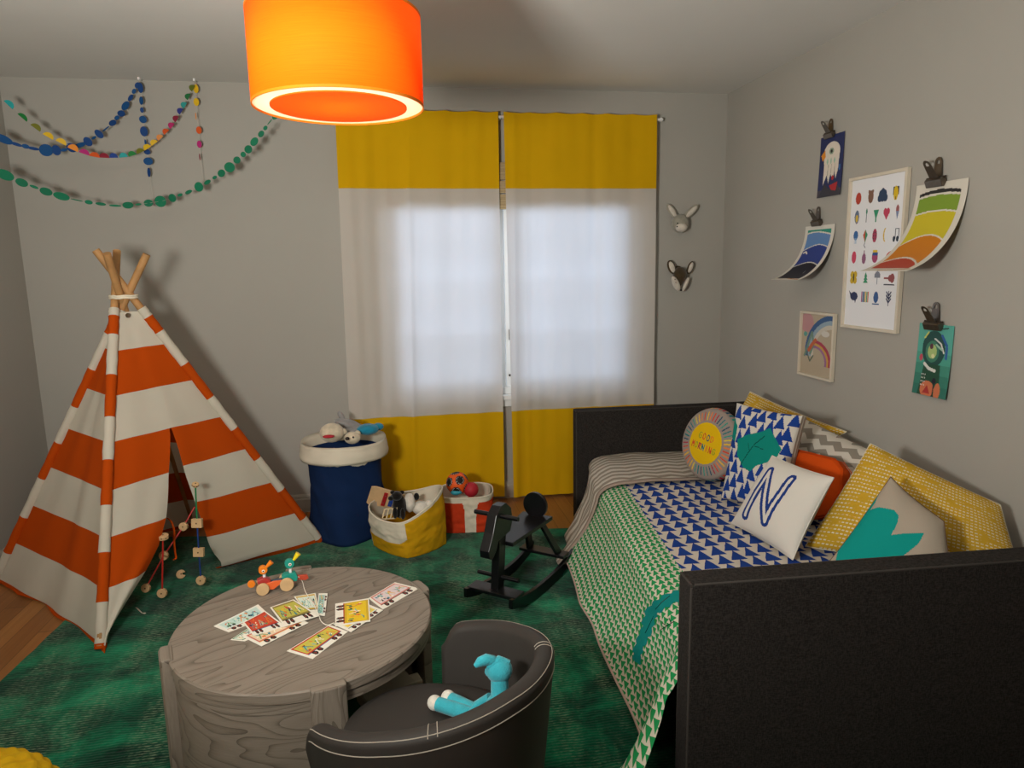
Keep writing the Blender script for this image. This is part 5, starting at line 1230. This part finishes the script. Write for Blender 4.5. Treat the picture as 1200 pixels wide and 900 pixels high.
# rainbow print
A = Art(70, 110, '#b3a48c', asp=.66); A.ell(.15, .85, .22, .16, '#b98a8a')
for r_, c in ((.62, '#3a5a86'), (.54, '#8fa3b0'), (.47, '#c9c0b0'), (.40, '#b3a48c')): A.paint(lambda u, v, r_=r_: ((u-.95)*.66)**2*1.3+(v-.38)**2 < (r_)**2 and v > .3, c)
A.paint(lambda u, v: v <= .30, '#b3a48c')
for r_, c in ((.36, '#a83a50'), (.31, '#c99a4a'), (.27, '#9a6a90'), (.23, '#b3a48c')): A.paint(lambda u, v, r_=r_: ((u-.42)*.66)**2+(v-.22)**2 < r_*r_ and v > .17 and u > .4, c)
A.line([(.12, .3), (.25, .55), (.33, .7), (.4, .5), (.3, .35)], .02, '#6f8a78'); A.line([(.25, .4), (.35, .5), (.45, .58)], .03, '#c0603a'); A.line([(.2, .35), (.3, .22), (.4, .32)], .012, '#5a6a5a'); A.ell(.12, .66, .06, .04, '#5a9a90'); A.ell(.75, .7, .12, .05, '#cfc8bd')
g0, g1 = atx(936, 400, XR-.02), atx(976, 405, XR-.02)
framed('small white framed rainbow drawing low on the right wall', g1.y, g0.y, (atx(935, 439, XR-.02).z+atx(974, 447.5, XR-.02).z)/2, (atx(937, 364.5, XR-.02).z+atx(976, 367, XR-.02).z)/2, .012, A)
# clipped papers
m_clip = plain('#6f665c', .32, .5, .85, var=.12, vscale=40, name='aged_steel'); m_clipd = plain('#4a4038', .4, .5, .7)
def paper(label, yL, yR, ztop_, L, curl, art, pw=1.35, twist=0):
    """yL far edge (left in view), yR near edge; curls off the wall toward the bottom"""
    n = 48; pts = []; x, z = 0., 0.
    for i in range(n+1):
        pts.append((x, z)); th_ = curl*((i+.5)/n)**pw; x += L/n*sin(th_); z += L/n*cos(th_)
    def fn(u, v):
        k = (1-v)*n; i = min(n-1, int(k)); f = k-i; x = pts[i][0]*(1-f)+pts[i+1][0]*f; z = pts[i][1]*(1-f)+pts[i+1][1]*f
        return V((XR-.006-x*(1+twist*(u-.5)), yL+(yR-yL)*u, ztop_-z))
    b = MB(); b.grid(fn, art.w, art.h, colf=lambda u, v: art.at(u, v)); o = b.build('hanging_print', vcol(.5, .35), None, smooth=60, solid=.0008)
    tag(o, label, 'print'); return o
def clip(label, yc, zj, s=1.0):
    r = thing('bulldog_clip', label, 'clip', (XR, yc, zj), 'steel bulldog clips on the right wall'); x0 = XR-.002; w = .082*s
    b = MB(); pr = [(0, 0), (-.012, -.020), (-.020, -.020), (-.030, .004), (-.024, .012), (-.006, .012)]; pr = [(a*s, d*s) for a, d in pr]
    b.prism(pr, lambda a, d, h: V((x0+a, yc-w/2+h, zj+d)), w); b.build('jaw', m_clip, r, bevel=.0015*s)
    MB().cyl((x0-.014*s, yc-w/2-.004, zj+.014*s), (x0-.014*s, yc+w/2+.004, zj+.014*s), .0045*s, n=12).build('spring_barrel', m_clipd, r, smooth=40)
    for nm, tl_, xo in (('handle', 0.02, -.006), ('handle', .62, -.020)):
        b = MB(); hw_, H = .019*s, .078*s; c = []
        for i in range(13): a = pi*i/12; c.append((cos(a)*hw_*.9, H-hw_+sin(a)*hw_))
        outl = [(hw_*1.15, 0)]+c+[(-hw_*1.15, 0)]
        inn = [(p*.45, (q-(H-hw_))*.45+(H-hw_)) for p, q in c]; 
        def f3(p, q, h): return V((x0+xo*s-(sin(tl_)*q)-cos(tl_)*h, yc+p, zj+.012*s+cos(tl_)*q))
        for h in (0, .0022*s):
            pass
        # plate with a hole: stitched ring + lower web
        i0 = []
        for h in (0, .0025*s):
            oo = [b.vert(f3(p, q, h)) for p, q in outl]; ii = [b.vert(f3(p, q, h)) for p, q in inn]; lo = [b.vert(f3(inn[0][0], (H-hw_)*.9, h)), b.vert(f3(inn[-1][0], (H-hw_)*.9, h))]
            i0.append((oo, ii, lo))
            for k in range(12): b.face((oo[1+k], oo[2+k], ii[k+1], ii[k]))
            b.face((oo[0], oo[1], ii[0], lo[0])); b.face((oo[-1], oo[-2], ii[-1], lo[1])); b.face((oo[0], lo[0], lo[1], oo[-1]))
        A_, B_ = i0
        m = len(A_[0])
        for k in range(m): q = (k+1) % m; b.face((A_[0][k], A_[0][q], B_[0][q], B_[0][k]))
        for k in range(12): b.face((A_[1][k], A_[1][k+1], B_[1][k+1], B_[1][k]))
        b.build(nm, m_clip, r, bevel=0)
    return r
# 1 eagle
A = Art(70, 100, '#26305c', asp=.7); A.rect(0, 0, 1, .12, '#4a4652'); A.poly([(.05, 0), (.3, .22), (.5, .12), (.75, .25), (1, .05), (1, 0)], '#3a3a44')
A.ell(.52, .72, .34, .17, '#ded3c4'); A.poly([(.2, .75), (.85, .75), (.82, .42), (.75, .28), (.68, .40), (.62, .26), (.52, .38), (.45, .22), (.36, .36), (.22, .2)], '#ded3c4'); A.poly([(.22, .78), (.06, .70), (.14, .60), (.26, .66)], '#d98a2c')
A.ell(.5, .74, .10, .055, '#8fa08a'); A.ell(.5, .74, .045, .028, '#191919'); [A.ell(.35+.15*k, .58, .03, .05, '#9fc0a8') for k in range(3)]; [A.line([(.4+.14*k, .52), (.38+.14*k, .34)], .008, '#a8a094') for k in range(3)]
A.poly([(.5, .18), (.85, .22), (.8, .08), (.6, .1)], '#b02c34'); A.ell(.62, .30, .05, .04, '#b02c34'); A.ell(.88, .45, .04, .05, '#3a6fa8')
e0, e1 = atx(963.5, 165, XR), atx(991, 163, XR)
paper('small navy print of a white bird head clipped highest on the right wall', e0.y, e1.y, atx(977, 158, XR).z, atx(977, 158, XR).z-atx(975, 230, XR).z, .06, A)
clip('steel clip holding the bird print, topmost clip on the right wall', atx(975, 155, XR).y, atx(975, 158, XR).z, .80)
# 2 waves
A = Art(80, 120, '#d8d2c6', asp=.7); A.rect(.10, .06, .90, .94, '#2a8f78')
A.paint(lambda u, v: .1 < u < .9 and .06 < v < .89+.03*sin(u*4), '#d8d2c6'); A.paint(lambda u, v: .1 < u < .9 and .06 < v < .87+.03*sin(u*4), '#5f86b8')
A.paint(lambda u, v: .1 < u < .9 and .06 < v < .66+.07*sin((u-.15)*3.6), '#d8d2c6'); A.paint(lambda u, v: .1 < u < .9 and .06 < v < .645+.07*sin((u-.15)*3.6), '#2c3f86'); A.paint(lambda u, v: .1 < u < .9 and .06 < v < .36+.09*sin((u-.1)*3.4), '#d8d2c6'); A.paint(lambda u, v: .1 < u < .9 and .06 < v < .345+.09*sin((u-.1)*3.4), '#1c1c2c')
A.line([(.14, .60), (.22, .62), (.28, .59)], .012, '#d8d2c6'); A.line([(.7, .28), (.71, .22)], .004, '#b0b0b0'); A.line([(.5, .06), (.95, .02)], .01, '#b07a3a')
e0, e1 = atx(945.5, 266, XR), atx(980, 261, XR)
paper('blue wave print curling off the right wall below the bird print', e0.y, e1.y, atx(962, 264, XR).z, .335, 1.32, A, pw=1.2)
clip('steel clip holding the curling blue wave print', atx(960, 262, XR).y, atx(960, 261, XR).z, .85)
# 3 sunset
A = Art(100, 140, '#d6d0c2', asp=.7); bot = lambda u, a, b_, c=.5: a+b_*(1-((u-c)/.5)**2)
def band(a, b_, c, cc=.5): A.paint(lambda u, v: .09 < u < .89 and .07 < v < bot(u, a, b_, cc), c)
band(.90, .04, '#2b2b2b'); band(.875, .035, '#d6d0c2'); band(.855, .035, '#7d9a34'); band(.72, .04, '#d6d0c2'); band(.705, .04, '#c9b92c'); band(.40, .13, '#d6d0c2', .55); band(.385, .13, '#c97a18', .55); band(.13, .14, '#d6d0c2', .45); band(.11, .14, '#b23a1c', .45)
A.line([(.35, .02), (.95, .06)], .008, '#b07a3a')
e0, e1 = atx(1076, 218, XR), atx(1137, 211, XR)
paper('green, yellow and orange sunset print curling off the right wall', e0.y, e1.y, atx(1106, 213, XR).z, .425, 1.32, A, pw=1.2)
clip('steel clip holding the curling sunset print, nearest the camera at top', atx(1101, 212, XR).y, atx(1101, 213, XR).z, 1.0)
# 4 teal creature
A = Art(90, 130, '#5aa896', asp=.62); 
for k in range(20): A.rect(0, k/20, 1, (k+1)/20, ['#2f6f5f', '#357a68', '#3f8a76', '#4a9c88', '#57a898'][min(4, k//3)])
A.ell(.48, .66, .33, .25, '#1f4a44'); A.ell(.45, .62, .20, .15, '#3f7a62'); A.ell(.45, .62, .13, .10, '#a8c078'); A.ell(.42, .69, .05, .04, '#5a2f3a'); A.ell(.48, .56, .05, .03, '#d8d8a0')
A.poly([(.25, .45), (.72, .45), (.78, 0), (.15, 0)], '#1f4a34'); A.ell(.42, .09, .20, .12, '#c8704a'); A.poly([(.30, .03), (.42, .15), (.53, .03)], '#a8302c'); A.ell(.72, .08, .09, .12, '#c8704a')
A.line([(.26, .44), (.40, .38), (.58, .36)], .022, '#d8d8d0'); A.line([(.5, .80), (.68, .74), (.78, .62)], .012, '#d8d8d0'); A.line([(.55, .72), (.72, .66)], .014, '#9fc0a8'); A.line([(.70, .85), (.85, .72), (.86, .55)], .02, '#2f5a9a'); A.ell(.14, .52, .05, .05, '#c04a5a'); A.line([(.2, .8), (.3, .88)], .012, '#c9c860'); A.line([(.55, .93), (.85, .96)], .008, '#2a3a3a')
[A.ell(.22+.05*(k % 3), .14+.05*(k//3), .012, .012, '#d8d8d0') for k in range(12)]; A.line([(.60, .25), (.60, .0)], .008, '#1c1c28'); A.ell(.60, .22, .06, .04, '#1c1c28')
e0, e1 = atx(1079, 385, XR), atx(1120, 385, XR)
paper('teal painted print of a round headed creature low on the right wall', e0.y, e1.y, atx(1099, 380, XR).z, atx(1099, 380, XR).z-atx(1097, 465, XR).z, .10, A)
clip('steel clip holding the teal creature print, lowest clip on the right wall', atx(1098, 380, XR).y, atx(1098, 381, XR).z, .98)
# ------------------------------------------------------------------ felt animal heads on the back wall
m_gf, m_wf, m_bf = fur('#9c9788', 'grey_felt'), fur('#cfc6b8', 'white_felt'), fur('#473a28', 'brown_felt')
hd_ = aty(797, 262, YB-.05); rb_ = thing('rabbit_head', 'grey felt rabbit head mounted on the wall right of the curtain', 'wall decoration', (hd_.x, YB, hd_.z))
MB().ball(hd_, (.052, .048, .056), nu=28, nv=18).build('head', m_gf, rb_, smooth=180)
MB().cyl((hd_.x, YB-.008, hd_.z), (hd_.x, YB, hd_.z), .04, n=24).build('mount', m_gf, rb_)
mz = hd_+V((-.006, -.036, -.026)); MB().ball(mz, (.036, .026, .026), nu=24).build('muzzle', m_wf, rb_, smooth=180)
for (px, py, nm) in ((794, 261.5, 'eye'), (802, 268, 'eye'), (793.5, 265.5, 'nose')): q = aty(px, py, YB-.099+(.004 if px > 800 else 0)); MB().ball(q, .0042).build(nm, m_eye, rb_, smooth=180)
def leaf(name, c, tip, w, th, m, root, inner=None):
    d = tip-c; L = d.length; d.normalize(); sd = d.cross(V((0, -1, 0))).normalized(); nn = V((0, -1, 0))
    MB().ball(c+d*(L/2), (w, th, L/2), ax=(sd, nn, d), nu=24, nv=14).build(name, m, root, smooth=180)
    if inner: MB().ball(c+d*(L/2)+nn*(th*.55), (w*.66, th*.7, L/2*.8), ax=(sd, nn, d), nu=20, nv=12).build(name+'_lining', inner, root, smooth=180)
leaf('ear', aty(793, 256, YB-.04), aty(782, 239, YB-.04), .021, .010, m_gf, rb_, m_wf); leaf('ear', aty(802, 256, YB-.04), aty(818, 240, YB-.04), .022, .010, m_gf, rb_, m_wf)
hd2 = aty(797, 322, YB-.05); bd_ = thing('badger_head', 'brown and white felt badger head mounted below the rabbit head', 'wall decoration', (hd2.x, YB, hd2.z))
def wedge(u, v): return 1-.0*v
b = MB(); b.grid(lambda u, v: hd2+V((cos(2*pi*u)*.056*sin(pi*min(1, max(0, .08+.84*v)))*(.35+.75*v), sin(2*pi*u)*.045*sin(pi*min(1, .08+.84*v)), -.068+.115*v)), 32, 18, wrap=True); b.face([b.v.__len__()-32+k for k in range(32)]); b.face([k for k in range(32)][::-1])
b.build('head', m_bf, bd_, smooth=180)
leaf('cheek', aty(788, 324, YB-.082), aty(796, 341, YB-.075), .021, .018, m_wf, bd_); leaf('cheek', aty(807, 325, YB-.070), aty(800, 341, YB-.075), .012, .015, m_wf, bd_)
MB().ball(aty(798, 340, YB-.085), .006).build('nose', m_eye, bd_, smooth=180)
for q in ((791, 327.5), (792, 331)): MB().ball(aty(*q, YB-.102), .003).build('eye', m_eye, bd_, smooth=180)
leaf('ear', aty(790, 321, YB-.045), aty(784, 305, YB-.045), .026, .010, m_bf, bd_, m_wf); leaf('ear', aty(806, 321, YB-.045), aty(812, 306, YB-.045), .020, .010, m_bf, bd_, m_wf)
MB().cyl((hd2.x, YB-.012, hd2.z+.02), (hd2.x, YB, hd2.z+.02), .035, n=24).build('mount', m_bf, bd_)
# ------------------------------------------------------------------ garlands
m_string = cloth('#b9b4a8', name='garland_thread')
def garland(label, drops, yfun, rad, shape, cols, tail=None, seed=0):
    rnd = random.Random(seed); p0 = aty(drops[0][0], drops[0][1], yfun(drops[0][0]))
    r = thing('garland', label, 'garland', p0, 'paper garlands in the left corner')
    P = [aty(d[0], d[1], yfun(d[0], i) if False else yfun(d[0])) for i, d in enumerate(drops)]
    line = P+([aty(tail[0], tail[1], yfun(tail[0]))] if tail else [])
    if drops[0][0] < 20: line = [V((XL+.001, line[0].y-.03, line[0].z+.05*(1 if drops[0][2] <= 0 else 2)))]+line
    if tail and tail[0] > 300: line[-1].z = ZC
    MB().tube([q+V((0, .0012, 0)) for q in line], .0006, 5).build('thread', m_string, r)
    for i, d in enumerate(drops):
        if d[2] <= 0: continue
        p = P[i]; a = P[max(0, i-1)]; c = P[min(len(P)-1, i+1)]; dr = (c-a).normalized()
        yaw = d[4] if len(d) > 4 else rnd.uniform(-.5, .5); nn = V((sin(yaw), -cos(yaw), .15*rnd.uniform(-1, 1))); nn = (nn-dr*nn.dot(dr)).normalized(); sd = nn.cross(dr).normalized()
        b = MB(); w, h = d[2]*1.15, d[3]*1.3
        if shape == 'dot': pr = [(cos(2*pi*k/20)*w, sin(2*pi*k/20)*h) for k in range(20)]
        else: pr = [(cos(pi*k/12)*w, sin(pi*k/12)*h*1.5-h*.5) for k in range(13)]
        if sd.z < 0 and shape != 'dot': sd = -sd
        b.prism(pr, lambda x, y, q: p+dr*x+sd*y+nn*(q-.0006), .0012); b.build('paper_dot' if shape == 'dot' else 'paper_petal', cols[i % len(cols)] if not isinstance(d[-1], str) else cols[0], r)
    return r
cb_ = [plain('#123f7a', .7, .3, var=0), plain('#0f4a80', .7, .3, var=0)]
yb = lambda x: interp(x, (-60, 150, 180), (3.62, 4.06, 4.09)); yr_ = lambda x: interp(x, (-60, 215, 240), (3.70, 4.05, 4.09)); yg = lambda x: interp(x, (-60, 180, 330), (3.55, 3.95, 3.80))
T = 1.5708
garland('blue dotted paper garland swagging to the ceiling and hanging straight down', [(-30, 146, 0, 0), (4, 163, .034, .014), (19, 169, .022, .006), (30, 171.5, .014, .008), (39, 174, .022, .006), (54, 176, .026, .022), (66, 176, .017, .019), (75, 175.5, .014, .006), (84, 173, .019, .019), (94, 170, .026, .010), (103, 166, .016, .018), (110, 161.5, .012, .006), (116, 157, .014, .018), (124, 151, .020, .003), (132, 144, .017, .014), (137, 138, .012, .008), (142, 133, .015, .015), (147, 124, .023, .014), (153, 114.6, .017, .008), (157, 107, .012, .007), (161, 100, .014, .009), (163.5, 94, 0, 0), (164.5, 103, .022, .010), (165.5, 118, .018, .009), (166.3, 129, .012, .007), (167.5, 140, .016, .014), (168.6, 154, .022, .014), (170.5, 167, .014, .004), (172.5, 178, .012, .012), (173.6, 189, .017, .018), (174.5, 202, .021, .008)], yb, 0, 'dot', cb_, tail=(179, 232), seed=1)
rb_cols = [plain(c, .7, .3, var=0) for c in ('#1f9a9a', '#1f7a3a', '#6f6f1c', '#d6ae14', '#d9b030', '#e0882c', '#b01f6f', '#cf5218', '#84142c', '#1c3f8a', '#2a9a9a', '#1f7a3a', '#6f6f1c', '#d6ae14', '#d9b030', '#d98a4a', '#c94f1c', '#a81f5f', '#7f1430', '#26307a', '#2a8f8a', '#1f6a3a', '#5f6a1c')]
pts = [(11, 122), (27, 137), (42.5, 149), (57, 159), (72, 166), (86, 173.5), (99, 178.6), (111, 182), (122, 183), (133, 183), (144.5, 182.5), (154.5, 180.6), (164, 177), (172, 172.5), (180, 167), (187, 161), (194, 154), (200.6, 147), (206, 139), (211, 130), (215.5, 123), (220, 113), (225, 103)]
gd = [(x, y, .020 if i < 9 else .017 if i < 15 else .015, .012 if i != 5 else .014) for i, (x, y) in enumerate(pts)]
rr2 = garland('rainbow coloured paper petal garland swagging from the left wall to the ceiling', gd, yr_, 0, 'petal', rb_cols, tail=(228, 95), seed=2)
hp_ = thing('garland', 'short yellow, orange and pink paper strand hanging straight down right of the others', 'garland', aty(229, 95, 4.09), 'paper garlands in the left corner')
MB().tube([aty(x, y, 4.09) for x, y in ((228, 91), (228.5, 95), (230, 120), (232.5, 152), (234, 175), (236, 195), (238, 214))], .0011, 5).build('thread', m_string, hp_)
for (x, y, w, h, c) in ((229.5, 104, .013, .022, 3), (230, 119.5, .014, .020, 3), (229.5, 136, .003, .018, 15), (233, 152.5, .014, .019, 7), (233.5, 169, .012, .019, 6), (234, 184, .003, .018, 18)):
    p = aty(x, y, 4.088); b = MB(); b.prism([(cos(2*pi*k/18)*w, sin(2*pi*k/18)*h) for k in range(18)], lambda a, d, q: p+V((a, q, d)), .0012); b.build('paper_petal', rb_cols[c], hp_)
p = aty(-25, 95, 3.62)
gc = [plain('#0a6a4a', .7, .3, var=0), plain('#0c7250', .7, .3, var=0)]
garland('long green dotted paper garland in a deep swag ending behind the ceiling lamp', [(-30, 190, 0, 0), (6, 205, .031, .018), (25.5, 214, .022, .014), (40, 219, .016, .005), (54, 224.5, .023, .014), (72, 230, .030, .014), (90, 234.5, .024, .002), (104, 237, .015, .008), (118, 239, .020, .006), (135, 241, .024, .004), (150, 240.5, .022, .013), (162, 239.5, .013, .004), (174, 238, .019, .014), (188, 236, .025, .022), (202, 232, .017, .016), (211, 228.5, .012, .006), (221, 225, .017, .007), (233, 219, .020, .019), (243, 213.5, .017, .008), (251.6, 208, .011, .006), (259.5, 203, .018, .014), (269, 196, .023, .019), (277.6, 187.6, .016, .013), (285, 181, .012, .010), (291, 175, .018, .015), (298, 166, .021, .013), (306, 157, .016, .010), (311, 150, .011, .007), (316, 143, .016, .002), (323, 135.5, .02, .010), (330, 125, .016, .01), (336, 112, .018, .012)], yg, 0, 'dot', gc, tail=(345, 94), seed=3)
for (x, y) in ((163.5, 93.5), (228, 93.5)): p = aty(x, y, 4.10); p.z = ZC-.006; MB().box(p, (.010, .03, .012)).build('ceiling_hook', m_white, hp_ if x > 200 else bpy.data.objects['garland'])
